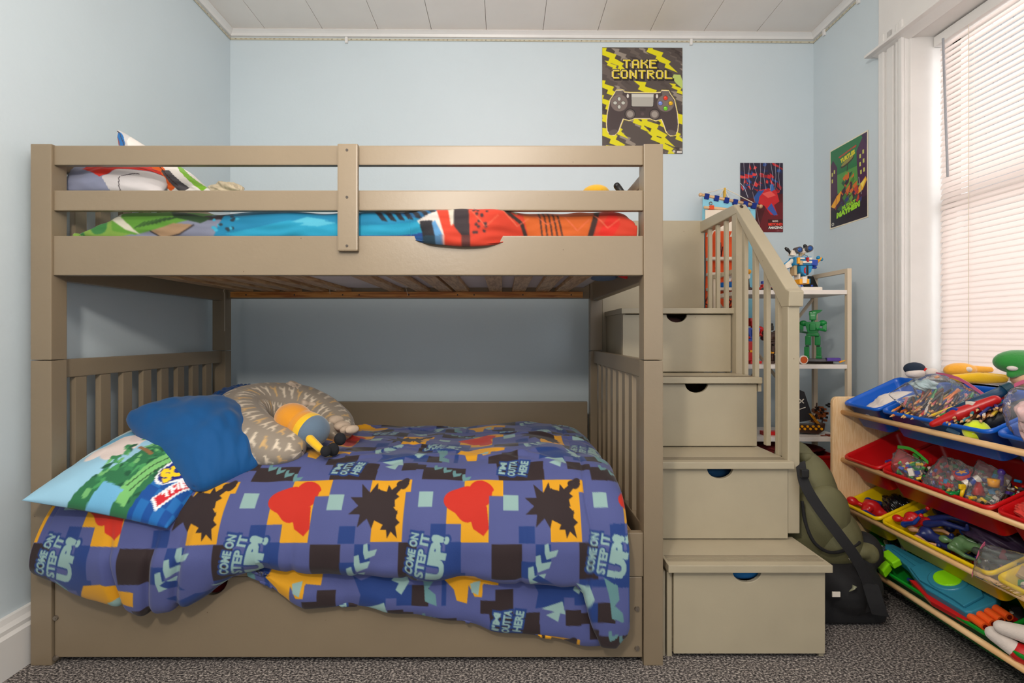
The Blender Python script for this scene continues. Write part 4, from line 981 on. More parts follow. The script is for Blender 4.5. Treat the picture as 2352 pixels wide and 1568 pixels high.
# red and navy poster: the printed figures are replaced by plain brush shapes, the lettering kept
V2 = Cv(98, 158, 7, (40, 30, 54))
V2.poly([(0, 84), (98, 70), (98, 158), (0, 158)], (84, 20, 30)); V2.poly([(40, 158), (60, 96), (98, 90), (98, 158)], (110, 22, 34))
rp = np.random.RandomState(9)
for i in range(46):
    x, y = rp.uniform(-5, 95), rp.uniform(-5, 62); a = rp.uniform(.3, 1.5); l_ = rp.uniform(6, 20); w_ = rp.uniform(1.5, 4.5)
    c = [(196, 34, 40), (36, 72, 140), (150, 24, 36), (28, 36, 80), (220, 60, 60)][i % 5]
    V2.poly([(x, y), (x+l_*math.cos(a)+w_, y+l_*math.sin(a)-w_), (x+l_*1.2*math.cos(a), y+l_*1.2*math.sin(a)), (x+l_*.5*math.cos(a)-w_, y+l_*.5*math.sin(a)+w_)], c)
V2.poly([(34, 76), (44, 62), (66, 58), (84, 66), (90, 88), (78, 96), (86, 120), (70, 118), (56, 98), (40, 92)], (206, 36, 44)); V2.poly([(30, 80), (42, 64), (56, 62), (44, 78), (40, 100)], (44, 84, 160))
V2.poly([(68, 50), (76, 48), (78, 62), (70, 66)], (60, 110, 180)); V2.poly([(72, 92), (86, 118), (78, 120), (62, 104)], (60, 90, 170)); V2.poly([(50, 70), (70, 64), (82, 74), (64, 80)], (236, 90, 84))
for x, a in ((8, 2), (22, -3), (30, 9), (46, 1), (58, -4), (70, 5), (80, 2), (91, -3)): V2.line([(x, 0), (x+a, 30), (x-a*.3, 62)], .7, (196, 190, 204))
V2.line([(0, 46), (10, 58), (18, 80)], 1.2, (200, 200, 210)); V2.line([(28, 66), (34, 92), (46, 150)], .6, (190, 170, 180))
V2.rect(64, 129, 98, 151.5, (62, 14, 22)); V2.text('BEYOND', 81, 140, 32, 6.4, (250, 66, 50), bold=.06); V2.text('MARVEL', 81, 133, 13, 4.4, (226, 206, 200), bold=.05); V2.text('AMAZING', 81, 147.6, 32, 6, (238, 232, 228), bold=.05); V2.text('printed in usa', 90, 155, 11, 1.6, (200, 180, 180), bold=0)
V2.blur(1)
p0, p1 = W(1699.5, 533, D(1.35)), W(1797.5, 374.5, D(1.55))
wallposter('poster', p0.x, p1.x, p0.z, p1.z, V2, 'small dark red and navy poster reading BEYOND AMAZING beside the corner', step=.0014)
# green and purple poster on the right wall
V3 = Cv(110, 170, 6, (232, 222, 196))
V3.rect(2.5, 2.5, 107.5, 167.5, (40, 116, 66)); V3.poly([(2.5, 90), (107.5, 80), (107.5, 167.5), (2.5, 167.5)], (58, 26, 54)); V3.poly([(2.5, 130), (107.5, 126), (107.5, 167.5), (2.5, 167.5)], (28, 20, 34))
V3.poly([(20, 60), (90, 60), (96, 100), (14, 100)], (86, 150, 70))
V3.poly([(2.5, 34), (10, 24), (24, 44), (24, 100), (2.5, 104)], (72, 34, 66)); V3.poly([(80, 30), (96, 8), (107.5, 2.5), (107.5, 104), (84, 96)], (74, 34, 72)); V3.poly([(92, 2.5), (107.5, 2.5), (107.5, 30)], (60, 28, 66))
for x, y in ((6, 50), (13, 46), (6, 64), (88, 40), (96, 34), (88, 56), (97, 52), (90, 72), (98, 70)): V3.rect(x, y, x+4, y+8, (206, 206, 96))
V3.poly([(3, 122), (22, 104), (36, 96), (30, 116), (14, 128)], (240, 170, 30)); V3.poly([(82, 106), (104, 88), (107, 96), (96, 112), (80, 118)], (240, 180, 40)); V3.poly([(90, 98), (104, 92), (96, 108)], (252, 226, 100))
rp = np.random.RandomState(14)
for i in range(60):
    t = rp.rand(); y = 62+t*70; x = 54+(rp.rand()-.5)*(18+t*46); c = [(70, 130, 52), (196, 66, 40), (44, 84, 60), (214, 110, 40), (44, 60, 120), (112, 160, 60), (60, 34, 50)][i % 7]
    V3.poly([(x, y), (x+5+rp.rand()*6, y-2-rp.rand()*5), (x+8, y+4), (x+2, y+7+rp.rand()*5), (x-4, y+3)], c)
V3.ell(54, 43, 20, 5.5, (60, 50, 40), -.25); V3.ell(54, 41, 18, 4, (150, 140, 70), -.25); V3.line([(56, 46), (54, 62)], 2, (60, 40, 40))
V3.line([(18, 132), (20, 104)], 1.4, (200, 80, 50)); V3.line([(92, 120), (86, 84)], 1.4, (170, 180, 170))
V3.text('TEENAGE MUTANT NINJA', 54, 22, 52, 4.6, (214, 66, 42), -.14, .06, out=(90, 20, 20), outw=.1)
V3.text('TURTLES', 55, 32, 42, 10, (222, 210, 30), -.14, .07, out=(60, 90, 20), outw=.11)
V3.text('MUTANT', 56, 131, 40, 8, (150, 214, 40), -.12, .07, out=(30, 60, 20), outw=.1, shear=.2); V3.text('MAYHEM', 54, 141, 68, 12, (160, 224, 40), -.14, .08, out=(30, 60, 20), outw=.11, shear=.2)
V3.ell(9, 161, 3.6, 3.6, (220, 216, 200)); V3.ell(9, 161, 2, 2, (60, 60, 60)); V3.blur(1)
nu, nv = 200, 300
u = np.linspace(0, 1, nu)[:, None]; v = np.linspace(0, 1, nv)[None, :]
P = np.zeros((nu, nv, 3)); P[..., 1] = 2.755-(2.755-2.466)*u+0*v; P[..., 0] = XR-.003-.003*np.sin(v*5)*np.sin(u*3); P[..., 2] = 2.071-.43*v+0*u
tag(sheet('poster', P, V3.sample(u*110+0*v, v*170+0*u), M_paper, None, solid=-.0008), 'green and purple city poster reading MUTANT MAYHEM on the right wall', 'poster')

# ------------------------------------------------------------------ hanging organisers on the back wall
M_dowel = wood_mat('dowel', (206, 160, 116), (224, 184, 140)); M_navy = mat('navy_felt', (14, 44, 128), .9); M_sky = mat('sky_felt', (140, 204, 226), .9)
M_orf = attr_mat('orange_felt_print', .9, .3); M_cream_felt = mat('cream_felt', (232, 218, 200), .9)
g1 = thing('wall_organiser', 'sky blue fabric wall organiser with navy tabs on a wooden dowel', 'wall organiser', W(1675, 480, 2.80))
a0, a1 = W(1609, 447, 2.80), W(1747, 474, 2.79)
b = B(); b.cyl(a0, a1, .0075); b.ell(a0, .011); b.ell(a1, .011); b.done('dowel', M_dowel, g1, True)
for px in (1622.5, 1645, 1668, 1688, 1711.5, 1731):
    p = a0.lerp(a1, (px-1609)/138); b = B(); b.box(p.x-.0125, p.x+.0125, p.y-.011, p.y+.011, p.z-.020, p.z+.010, .002, rot=Matrix.Rotation(.19, 3, 'Y')); b.done('tab', M_navy, g1)
b = B(); q0, q1 = W(1614, 452, 2.80), W(1737, 478, 2.79)
b.prism([(q0.x, q0.z), (q1.x, q1.z), (q1.x-.01, q1.z-.62), (q0.x-.01, q0.z-.62)], 'y', 2.797, 2.802); b.done('fabric', M_sky, g1)
for px, py in ((1632, 467), (1719, 485)):
    p = W(px, py, 2.796); b = B(); b.tube([p+Vector((.008*math.cos(t), -.002, .008*math.sin(t))) for t in np.linspace(0, 2*PI, 14)], .0022, seg=6); b.done('eyelet', M_bolt, g1)
nail = W(1664, 432, 2.83)
for e_ in (a0, a1, W(1650, 455, 2.80), W(1677, 462, 2.80)):
    b = B(); b.tube([e_, nail], .0022, seg=6); b.done('cord', M_string, g1)
b = B(); b.box(nail.x-.004, nail.x+.004, nail.y-.01, nail.y+.01, nail.z-.075, nail.z, .001); b.done('cord', mat('yellow_cord', (214, 170, 60), .8), g1)
g2 = thing('wall_organiser', 'orange fabric wall organiser with cream shelves behind the stair balusters', 'wall organiser', W(1660, 600, 2.74))
a0, a1 = W(1617, 476, 2.755), W(1719, 485, 2.75)
b = B(); b.cyl(a0, a1, .008); b.done('dowel', M_dowel, g2, True)
b = B(); b.box(W(1634, 477, 2.75).x-.012, W(1634, 477, 2.75).x+.012, 2.742, 2.768, a0.z-.014, a0.z+.008, .002); b.done('tab', mat('orange_tab', (226, 84, 40), .9), g2)
x0, x1 = W(1620, 500, 2.75).x, W(1697, 500, 2.75).x
b = B(); b.box(x0, x1+.04, 2.748, 2.754, 1.60, 1.748, .001); b.done('header', M_cream_felt, g2)
OF = Cv(40, 140, 5, (232, 88, 42))
rr6 = np.random.RandomState(2)
for i in range(14): x, y = rr6.uniform(0, 40), rr6.uniform(10, 130); OF.line([(x, y), (x+rr6.uniform(-10, 10), y+12), (x+rr6.uniform(-8, 12), y+20)], 1.3, (50, 20, 24))
OF.poly([(16, 60), (34, 58), (36, 66), (18, 68)], (30, 100, 180)); OF.poly([(22, 52), (34, 48), (30, 58), (22, 58)], (240, 236, 230)); OF.blur(1)
u = np.linspace(0, 1, 60)[:, None]; v = np.linspace(0, 1, 200)[None, :]
P = np.zeros((60, 200, 3)); P[..., 0] = x0+(x1-x0)*u+0*v; P[..., 1] = 2.745+.004*np.sin(u*9+v*14); P[..., 2] = 1.63-.66*v+0*u
sheet('orange_panel', P, OF.sample(u*40+0*v, v*140+0*u), M_orf, g2, solid=-.004)
for py in (596, 631, 665):
    z = W(1650, py, 2.74).z; b = B(); b.box(x0, x1, 2.69, 2.742, z-.008, z+.008, .003); b.done('pocket_shelf', M_cream_felt, g2)

# ------------------------------------------------------------------ toys on the shelf unit
def bm_(n, c, r=.3): return mat(n, c, r, .02)
M_bw = bm_('brick_white', (232, 222, 208)); M_bo = bm_('brick_orange', (244, 166, 16)); M_baz = bm_('brick_azure', (24, 134, 186)); M_bbl = bm_('brick_blue', (20, 66, 170))
M_br = bm_('brick_red', (190, 24, 24)); M_bg = bm_('brick_green', (8, 128, 56)); M_bdg = bm_('brick_dark_green', (6, 74, 40)); M_bt = bm_('brick_tan', (196, 168, 124)); M_pur = bm_('brick_purple', (78, 50, 140)); M_lens = bm_('lens_blue', (16, 76, 150), .08); M_ring = bm_('lens_ring', (78, 74, 76), .3); M_by = bm_('brick_yellow', (236, 196, 30)); M_brn = bm_('brick_brown', (62, 40, 32))
SZ1, SZ2, SZ3 = 1.2732, .9232, .5812
rb_ = thing('brick_robot', 'blue and white brick built robot with two round lens eyes on the top shelf', 'toy robot', (1.475, 2.47, SZ1))
RY = 2.47
def rp_(x, y, dy=0): # zoom coordinates of the robot close-up to world
    return W(1790+x/11.2, 540+y/11.2, RY+dy)
z0 = SZ1
b = B(); p = rp_(500, 1300); q = rp_(1040, 1300)
b.box(p.x-.012, q.x-.012, RY-.042, RY+.045, SZ1+.0005, SZ1+.022, .006); tr_ = b.done('track', M_bw, rb_)
for x in (635, 900): c = rp_(x-70, 1300, -.04); b = B(); b.box(c.x-.004, c.x+.004, RY-.0445, RY-.041, c.z-.004, c.z+.004); b.done('wheel_hub', M_bbl, tr_)
b = B(); p, q = rp_(430, 1140), rp_(690, 1245); b.box(p.x, p.x+.017, RY-.03, RY+.03, q.z-.004, p.z, .002).box(q.x-.02, q.x-.002, RY-.03, RY+.03, q.z-.004, p.z, .002); b.done('hip', M_bo, rb_)
b = B(); b.box(rp_(500, 0).x, rp_(600, 0).x, RY-.035, RY+.03, rp_(0, 1250).z, rp_(0, 1080).z, .002).box(rp_(440, 0).x, rp_(480, 0).x, RY-.02, RY+.02, rp_(0, 1140).z, rp_(0, 1000).z).box(rp_(610, 0).x, rp_(660, 0).x, RY-.02, RY+.02, rp_(0, 1140).z, rp_(0, 1000).z); b.done('waist', M_bw, rb_)
b = B(); b.box(rp_(670, 0).x, rp_(735, 0).x, RY-.02, RY+.02, rp_(0, 1250).z, rp_(0, 1130).z, .002); b.done('side_block', M_baz, rb_)
c = [rp_(*k) for k in ((420, 810), (735, 810), (700, 960), (600, 1060), (540, 1060), (440, 960))]
b = B(); b.prism([(k.x, k.z) for k in c], 'y', RY-.04, RY+.025); t_ = b.done('chest_plate', M_baz, rb_, bevel=.002)
b = B(); k0 = [rp_(*k) for k in ((530, 850), (556, 870), (540, 940), (560, 1010), (520, 1000), (505, 920))]; b.prism([(k.x, k.z) for k in k0], 'y', RY-.042, RY-.039); b.done('red_stripe', M_br, t_)
b = B(); b.box(rp_(570, 0).x, rp_(615, 0).x, RY-.043, RY-.036, rp_(0, 1050).z, rp_(0, 810).z); b.done('centre_strip', M_blackp, t_)
b = B(); b.box(rp_(320, 0).x, rp_(750, 0).x, RY-.03, RY+.03, rp_(0, 790).z, rp_(0, 570).z, .006); t_ = b.done('shoulder_block', M_baz, rb_)
b = B(); b.box(rp_(490, 0).x, rp_(720, 0).x, RY-.04, RY-.028, rp_(0, 745).z, rp_(0, 690).z, .002).box(rp_(415, 0).x, rp_(540, 0).x, RY-.038, RY-.028, rp_(0, 640).z, rp_(0, 600).z, .002).box(rp_(650, 0).x, rp_(730, 0).x, RY-.038, RY-.028, rp_(0, 660).z, rp_(0, 600).z, .002); b.done('white_bar', M_bw, t_)
b = B(); b.box(rp_(585, 0).x, rp_(622, 0).x, RY-.046, RY-.03, rp_(0, 720).z, rp_(0, 600).z, .002); b.done('red_block', M_br, t_)
b = B(); b.box(rp_(350, 0).x, rp_(405, 0).x, RY-.044, RY-.03, rp_(0, 760).z, rp_(0, 600).z, .002); b.done('orange_block', M_bo, t_)
b = B(); b.box(rp_(405, 0).x, rp_(480, 0).x, RY-.04, RY-.03, rp_(0, 790).z, rp_(0, 680).z, .002).box(rp_(330, 0).x, rp_(400, 0).x, RY-.02, RY+.02, rp_(0, 1040).z, rp_(0, 790).z, .002); b.done('tan_block', M_bt, t_)
# arms
b = B(); b.cap(rp_(330, 660), rp_(190, 760), .012, .010); b.box(rp_(120, 0).x, rp_(280, 0).x, RY-.015, RY+.012, rp_(0, 850).z, rp_(0, 760).z, .003, rot=Matrix.Rotation(-.3, 3, 'Y')); b.done('arm', M_bw, rb_)
b = B(); b.cap(rp_(310, 790), rp_(200, 860), .006, .004); b.cap(rp_(270, 640), rp_(130, 740), .004, .003); b.done('arm_strut', M_baz, rb_)
b = B(); b.box(rp_(735, 0).x, rp_(900, 0).x, RY-.03, RY+.015, rp_(0, 800).z, rp_(0, 650).z, .005, rot=Matrix.Rotation(.1, 3, 'Y')); b.cap(rp_(800, 810), rp_(930, 830), .010, .007); b.done('arm', M_bbl, rb_)
b = B(); b.cap(rp_(950, 700), rp_(1060, 600), .008, .007); b.done('hand', M_bo, rb_)
b = B(); b.ell(rp_(1000, 580), .009).ell(rp_(1085, 620), .008); b.done('finger_tip', M_baz, rb_, True)
# head
b = B(); b.cyl(rp_(540, 560), rp_(540, 430), .008, seg=10).cyl(rp_(600, 500), rp_(590, 430), .010, seg=8); b.done('neck', M_bt, rb_)
b = B(); b.box(rp_(270, 0).x, rp_(400, 0).x, RY-.014, RY+.014, rp_(0, 535).z, rp_(0, 400).z, .003, rot=Matrix.Rotation(.15, 3, 'Y')).box(rp_(400, 0).x, rp_(790, 0).x, RY-.010, RY+.014, rp_(0, 460).z, rp_(0, 350).z, .003, rot=Matrix.Rotation(-.12, 3, 'Y')); hd = b.done('head', M_bw, rb_)
for x, y in ((435, 400), (700, 365)):
    c = rp_(x, y); b = B(); b.cyl((c.x, RY+.005, c.z), (c.x, RY-.03, c.z), .0165, .0155, seg=24); e = b.done('eye_ring', M_ring, rb_); b = B(); b.ell((c.x, RY-.029, c.z), (.0115, .006, .0115)); b.done('lens', M_lens, e, True)
for pts in (((150, 320), (200, 365), (270, 440), (285, 530)), ((640, 240), (660, 280), (690, 320))):
    b = B(); b.tube([rp_(*k) for k in pts], [.005, .009, .006, .003][:len(pts)], seg=8); b.done('ear', M_blackp, rb_, True)
b = B(); b.tube([rp_(*k) for k in ((560, 560), (640, 500), (720, 530), (745, 610), (740, 650))], .0014, seg=5); b.done('cable', M_blackp, rb_)
kb = thing('keyboard_pad', 'small black slanted keypad standing behind the robot on the top shelf', 'keypad', (1.53, 2.56, SZ1))
b = B(); b.box(1.50, 1.60, 2.52, 2.60, SZ1+.001, SZ1+.006, .002); b.done('base', M_blackp, kb)
b = B(); b.prism([(2.54, SZ1+.006), (2.546, SZ1+.006), (2.606, SZ1+.092), (2.60, SZ1+.094)], 'x', 1.53, 1.60); b.done('keypad', M_blackp, kb)
def car(x, y, z, c, label, L_=.06, n=2):
    t = thing('toy_car', label, 'toy car', (x, y, z))
    b = B(); b.box(x-L_/2, x+L_/2, y-.016, y+.016, z+.007, z+.02, .004).box(x-L_*.3, x+L_*.25, y-.013, y+.013, z+.018, z+.034, .006); b.done('body', c, t)
    for sx in (-.32, .32):
        for sy in (-.017, .017):
            b = B(); b.cyl((x+sx*L_, y+sy-.003, z+.0085), (x+sx*L_, y+sy+.003, z+.0085), .0083, seg=14); b.done('wheel', M_blackp, t)
car(1.262, 2.43, SZ1, M_br, 'red toy car with a blue roof seen between balusters on the top shelf'); car(1.338, 2.43, SZ1, M_bbl, 'bright blue toy car on the top shelf just left of the robot')
b = B(); b.box(1.245, 1.28, 2.42, 2.44, SZ1+.036, SZ1+.05, .003); tag(b.done('toy_brick', M_bbl), 'blue toy block stacked on the red toy car', 'toy')
fg = thing('bobble_figure', 'tiny standing toy figure with orange head on the top shelf, leftmost', 'toy figure', (1.185, 2.44, SZ1))
b = B(); b.ell((1.185, 2.44, SZ1+.012), (.02, .015, .012)).cyl((1.19, 2.44, SZ1+.01), (1.185, 2.44, SZ1+.065), .004, seg=8); b.done('base', M_brn, fg, True)
b = B(); b.ell((1.185, 2.44, SZ1+.072), (.010, .009, .013)); b.done('body', M_bw, fg, True)
b = B(); b.ell((1.187, 2.438, SZ1+.096), .012); b.done('head', M_bo, fg, True)
def brickfig(name, label, x, y, z, H, mats, pose=0, rz=0):
    """mats: legs, torso, arms, head, joints"""
    t = thing(name, label, 'toy figure', (x, y, z)); s = H/.24
    T_ = Matrix.Translation((x, y, z)) @ Matrix.Rotation(rz, 4, 'Z') @ Matrix.Scale(s, 4)
    for sd in (-1, 1):
        k = .012*sd*pose
        b = B(T_); b.box(sd*.026-.013, sd*.026+.013, -.035+k, .016+k, .0, .014, .003); b.box(sd*.025-.011, sd*.025+.011, -.013+k, .011+k, .014, .06, .004); b.box(sd*.02-.013, sd*.02+.013, -.014+k*.5, .013+k*.5, .066, .115, .005); b.done('leg', mats[0], t)
        b = B(T_); b.box(sd*.022-.008, sd*.022+.008, -.016+k, -.006+k, .058, .07, .002); b.done('knee', mats[4], t)
        b = B(T_); b.ell((sd*.042, 0, .178), (.019, .016, .016), seg=12); b.box(sd*.05-.009, sd*.05+.009, -.01, .01, .14, .172, .003)
        if sd < 0 or pose == 0: b.cap((sd*.052, 0, .142), (sd*.045, -.045, .135), .0075, .006, 8)
        else: b.cap((sd*.052, 0, .142), (sd*.02, -.04, .15), .0075, .006, 8)
        b.done('arm', mats[2], t)
    b = B(T_); b.box(-.028, .028, -.014, .014, .112, .128, .004); b.prism([(-.022, .128), (.022, .128), (.036, .185), (-.036, .185)], 'y', -.016, .015); b.box(-.014, .014, -.021, -.014, .14, .175, .003); b.done('torso', mats[1], t, bevel=.002)
    b = B(T_); b.box(-.015, .015, -.017, .014, .193, .222, .006).cyl((0, 0, .18), (0, 0, .195), .008, seg=8).box(-.017, .017, -.012, .016, .216, .236, .006); b.done('head', mats[3], t)
    return t
gf = brickfig('brick_figure', 'glossy green brick built figure standing on a purple glider', 1.512, 2.46, SZ2+.024, .232, (M_bg, M_bg, M_bg, M_bg, M_bdg), 2, -.6)
b = B(); b.prism([(1.50, SZ2+.255), (1.528, SZ2+.262), (1.556, SZ2+.262), (1.54, SZ2+.248), (1.51, SZ2+.236)], 'y', 2.45, 2.475); b.done('crest', M_bg, gf, bevel=.002)
b = B(); b.box(1.405, 1.425, 2.40, 2.42, SZ2+.15, SZ2+.165, .002).cap((1.42, 2.41, SZ2+.155), (1.46, 2.42, SZ2+.15), .005, .005, 8); b.done('hand_tool', M_bdg, gf)
gl = thing('brick_glider', 'low purple and grey brick glider under the green figure', 'toy', (1.53, 2.46, SZ2))
b = B(); b.prism([(1.43, 2.43), (1.48, 2.39), (1.60, 2.385), (1.61, 2.44), (1.56, 2.52), (1.46, 2.50)], 'z', SZ2+.012, SZ2+.022); b.done('wing', mat('brick_grey', (96, 94, 98), .35), gl, bevel=.002)
b = B(); b.box(1.43, 1.60, 2.44, 2.47, SZ2, SZ2+.014, .002); b.done('keel', M_brn, gl)
b = B(); b.prism([(1.53, 2.38), (1.585, 2.365), (1.60, 2.40), (1.54, 2.41)], 'z', SZ2+.015, SZ2+.03); b.done('wing_tip', M_pur, gl, bevel=.002)
for x, y in ((1.60, 2.45), (1.585, 2.37)):
    b = B(); b.cap((x, y, SZ2+.012), (x+.02, y-.005, SZ2+.018), .005, .002, 8); b.done('flame_piece', M_bo, gl)
wh = thing('toy_disc', 'small orange and white toy disc beside the stair post on the middle shelf', 'toy', (1.43, 2.38, SZ2))
b = B(); b.cyl((1.418, 2.383, SZ2+.021), (1.418, 2.377, SZ2+.021), .021, seg=24); b.done('rim', M_bw, wh); b = B(); b.cyl((1.418, 2.378, SZ2+.021), (1.418, 2.374, SZ2+.021), .016, seg=24); b.done('centre', bm_('rust_orange', (196, 84, 24)), wh)
f2 = brickfig('brick_figure', 'red and dark blue brick built figure behind the balusters on the middle shelf', 1.21, 2.45, SZ2, .225, (M_br, M_bbl, M_br, M_br, M_bo), 1, .1)
f3 = brickfig('brick_figure', 'dark brown brick built figure between two balusters on the middle shelf', 1.30, 2.46, SZ2, .20, (M_brn, M_brn, M_brn, M_blackp, M_bo), 1, .3)
f4 = brickfig('brick_figure', 'black and grey brick built creature right of the brown figure on the middle shelf', 1.352, 2.47, SZ2, .16, (M_blackp, M_ring, M_blackp, M_bt, M_baz), 1, -.3)
# model ship on the third shelf
shp = thing('model_ship', 'black sailed brick pirate ship with an amber hull on the third shelf', 'model ship', (1.48, 2.45, SZ3))
b = B(); b.prism([(1.40, SZ3+.012), (1.515, SZ3), (1.545, SZ3+.02), (1.55, SZ3+.055), (1.50, SZ3+.045), (1.40, SZ3+.05)], 'y', 2.42, 2.48); hl = b.done('hull', M_brn, shp, bevel=.004)
for i in range(9):
    b = B(); x = 1.42+i*.0135; b.cyl((x, 2.42, SZ3+.028+(i % 2)*.012), (x, 2.415, SZ3+.028+(i % 2)*.012), .006, seg=8); b.done('porthole', M_bo, hl)
b = B(); b.prism([(1.415, SZ3+.055), (1.50, SZ3+.07), (1.455, SZ3+.205), (1.43, SZ3+.215)], 'y', 2.435, 2.440); sl = b.done('sail', mat('sail_black', (34, 32, 36), .8), shp)
def strip(b, p, q, w_, y): 
    d = (Vector((q[0], 0, q[1]))-Vector((p[0], 0, p[1]))).normalized(); n = Vector((-d.z, 0, d.x))*w_
    b.prism([(p[0]+n.x, p[1]+n.z), (q[0]+n.x, q[1]+n.z), (q[0]-n.x, q[1]-n.z), (p[0]-n.x, p[1]-n.z)], 'y', y, y+.002)
b = B(); strip(b, (1.43, SZ3+.15), (1.452, SZ3+.17), .002, 2.433); strip(b, (1.43, SZ3+.17), (1.452, SZ3+.15), .002, 2.433); strip(b, (1.43, SZ3+.12), (1.46, SZ3+.13), .0015, 2.433); b.done('crossed_bones', M_bw, sl)
b = B(); b.cyl((1.428, 2.445, SZ3+.04), (1.428, 2.445, SZ3+.225), .003, seg=8).cyl((1.52, 2.45, SZ3+.05), (1.525, 2.45, SZ3+.15), .003, seg=8).cyl((1.55, 2.45, SZ3+.05), (1.56, 2.45, SZ3+.12), .003, seg=8); b.done('mast', M_brn, shp)
for i in range(3):
    b = B(); b.cyl((1.475+i*.004, 2.43, SZ3+.10), (1.515+i*.006, 2.43, SZ3+.05), .0012, seg=5); b.done('rigging', M_bo, shp)
rs = np.random.RandomState(8)
b = B()
for i in range(26): x, z = 1.50+rs.rand()*.07, SZ3+.05+rs.rand()*.09*(1-abs((i % 7)-3)/6); b.box(x, x+.006+rs.rand()*.012, 2.44, 2.46, z, z+.005+rs.rand()*.012, .001)
b.done('deck_house', bm_('ship_rust', (120, 62, 28)), shp)
b = B()
for i in range(12): x, z = 1.50+rs.rand()*.075, SZ3+.07+rs.rand()*.08; b.box(x, x+.008, 2.435, 2.445, z, z+.01, .001)
b.done('deck_gear', M_blackp, shp)
rf = thing('brick_raft', 'little brown brick raft lying at the front right of the third shelf', 'toy', (1.57, 2.39, SZ3))
b = B(); b.box(1.535, 1.60, 2.375, 2.405, SZ3, SZ3+.008, .002).cyl((1.50, 2.38, SZ3+.004), (1.54, 2.385, SZ3+.004), .0025, seg=6); b.done('planks', bm_('reddish_brown', (120, 52, 30)), rf)
b = B(); b.cyl((1.57, 2.39, SZ3+.008), (1.57, 2.39, SZ3+.04), .0025, seg=6).cyl((1.588, 2.395, SZ3+.008), (1.592, 2.395, SZ3+.03), .0025, seg=6).box(1.562, 1.578, 2.388, 2.392, SZ3+.022, SZ3+.034); b.done('mast', M_blackp, rf)
b = B(); b.box(1.16, 1.20, 2.40, 2.44, SZ3, SZ3+.03, .003); tag(b.done('toy_block', M_baz), 'teal toy block behind the stairs on the third shelf', 'toy')
b = B(); b.box(1.24, 1.33, 2.40, 2.44, SZ3, SZ3+.018, .003); tag(b.done('toy_block', M_br), 'low red toy block between balusters on the third shelf', 'toy')
rbx = thing('red_crate', 'dark red plastic crate on the bottom shelf behind the backpack', 'crate', (1.36, 2.49, .198))
b = B(); z_ = .1985
b.box(1.13, 1.60, 2.38, 2.388, z_, .485, .002).box(1.13, 1.60, 2.60, 2.608, z_, .485, .002).box(1.13, 1.138, 2.388, 2.60, z_, .485, .002).box(1.592, 1.60, 2.388, 2.60, z_, .485, .002).box(1.138, 1.592, 2.388, 2.60, z_, z_+.006); b.box(1.122, 1.606, 2.374, 2.384, .475, .49, .003); b.done('body', bm_('crate_red', (150, 16, 16)), rbx)
crumple('red_netting', (1.36, 2.49, .50), (.2, .09, .03), mat('netting_red', (110, 24, 22), .8, .3, .6, 60, vscale=40), 'dark red netting heaped inside the red crate', 'cloth', 17, .2)

# ------------------------------------------------------------------ backpack
M_ol = mat('olive_canvas', (98, 95, 64), .7, .12, .35, 180, vscale=5)
bp_ = thing('backpack', 'olive green backpack with black straps slumped on the carpet beside the stairs', 'backpack', (1.25, 1.95, 0))
b = B(); b.ell((1.22, 2.02, .40), (.105, .12, .20), Euler((.05, -.1, .1)).to_matrix()).ell((1.26, 1.98, .27), (.125, .14, .14)).ell((1.19, 2.06, .54), (.075, .09, .09)); b.done('main_body', M_ol, bp_, remesh=.008)
b = B(); b.ell((1.275, 1.93, .12), (.150, .15, .115)).ell((1.385, 1.93, .235), (.055, .07, .07)).box(1.13, 1.40, 1.82, 2.05, .004, .09, .03); b.done('black_base', M_black, bp_, remesh=.008)
b = B(); b.ell((1.375, 1.90, .240), (.035, .045, .045)).ell((1.345, 1.89, .25), (.05, .035, .03)); b.done('side_pocket', M_ol, bp_, remesh=.006)
b = B(); b.ell((1.20, 1.93, .33), (.115, .075, .165), Euler((.12, .28, 0)).to_matrix()); b.done('front_pocket', M_ol, bp_, remesh=.006)
b = B(); b.tube(catmull([W(1842, 1150, 1.865), W(1850, 1200, 1.845), (W(1870, 1245, 1.83)), W(1905, 1268, 1.83), W(1945, 1262, 1.84), W(1975, 1245, 1.86)], 24), .006, seg=8); b.done('zip_piping', M_black, bp_, True)
strap = catmull([W(1838, 1062, 1.84), W(1848, 1110, 1.80), W(1880, 1165, 1.77), W(1925, 1225, 1.745), W(1965, 1280, 1.74), W(1990, 1330, 1.75), W(2005, 1370, 1.76), W(2000, 1402, 1.77)], 40)
b = B(); b.ribbon(strap, (.9, -.15, .45), .036, .004); b.done('shoulder_strap', M_black, bp_)
strap = catmull([W(1960, 1275, 1.80), W(1985, 1320, 1.80), W(2008, 1360, 1.80), W(2002, 1392, 1.815), W(1975, 1408, 1.85), W(1930, 1408, 1.86), W(1900, 1395, 1.87)], 40)
b = B(); b.ribbon(strap, (.5, -.6, .6), .032, .004); b.done('shoulder_strap', M_black, bp_)
b = B(); b.ribbon(catmull([W(1998, 1340, 1.75), W(2012, 1385, 1.74), W(2022, 1412, 1.74)], 12), (.9, -.3, 0), .05, .006); b.done('strap_end', M_black, bp_)
b = B(); b.box(*[f for f in (W(1836, 1085, 1.80).x, W(1853, 1085, 1.80).x)], 1.785, 1.80, W(0, 1094, 1.8).z, W(0, 1076, 1.8).z, .003); b.done('strap_buckle', M_blackp, bp_)
b = B(); c = W(1955, 1282, 1.765); b.tube([c+Vector((.007*math.cos(t), 0, .012*math.sin(t))) for t in np.linspace(0, 2*PI, 16)], .0015, seg=6); b.done('zip_ring', M_bolt, bp_)
b = B(); c = W(1920, 1364, 1.775); b.box(c.x-.014, c.x+.014, 1.772, 1.776, c.z-.009, c.z+.009, .001); b.done('care_label', M_bw, bp_)
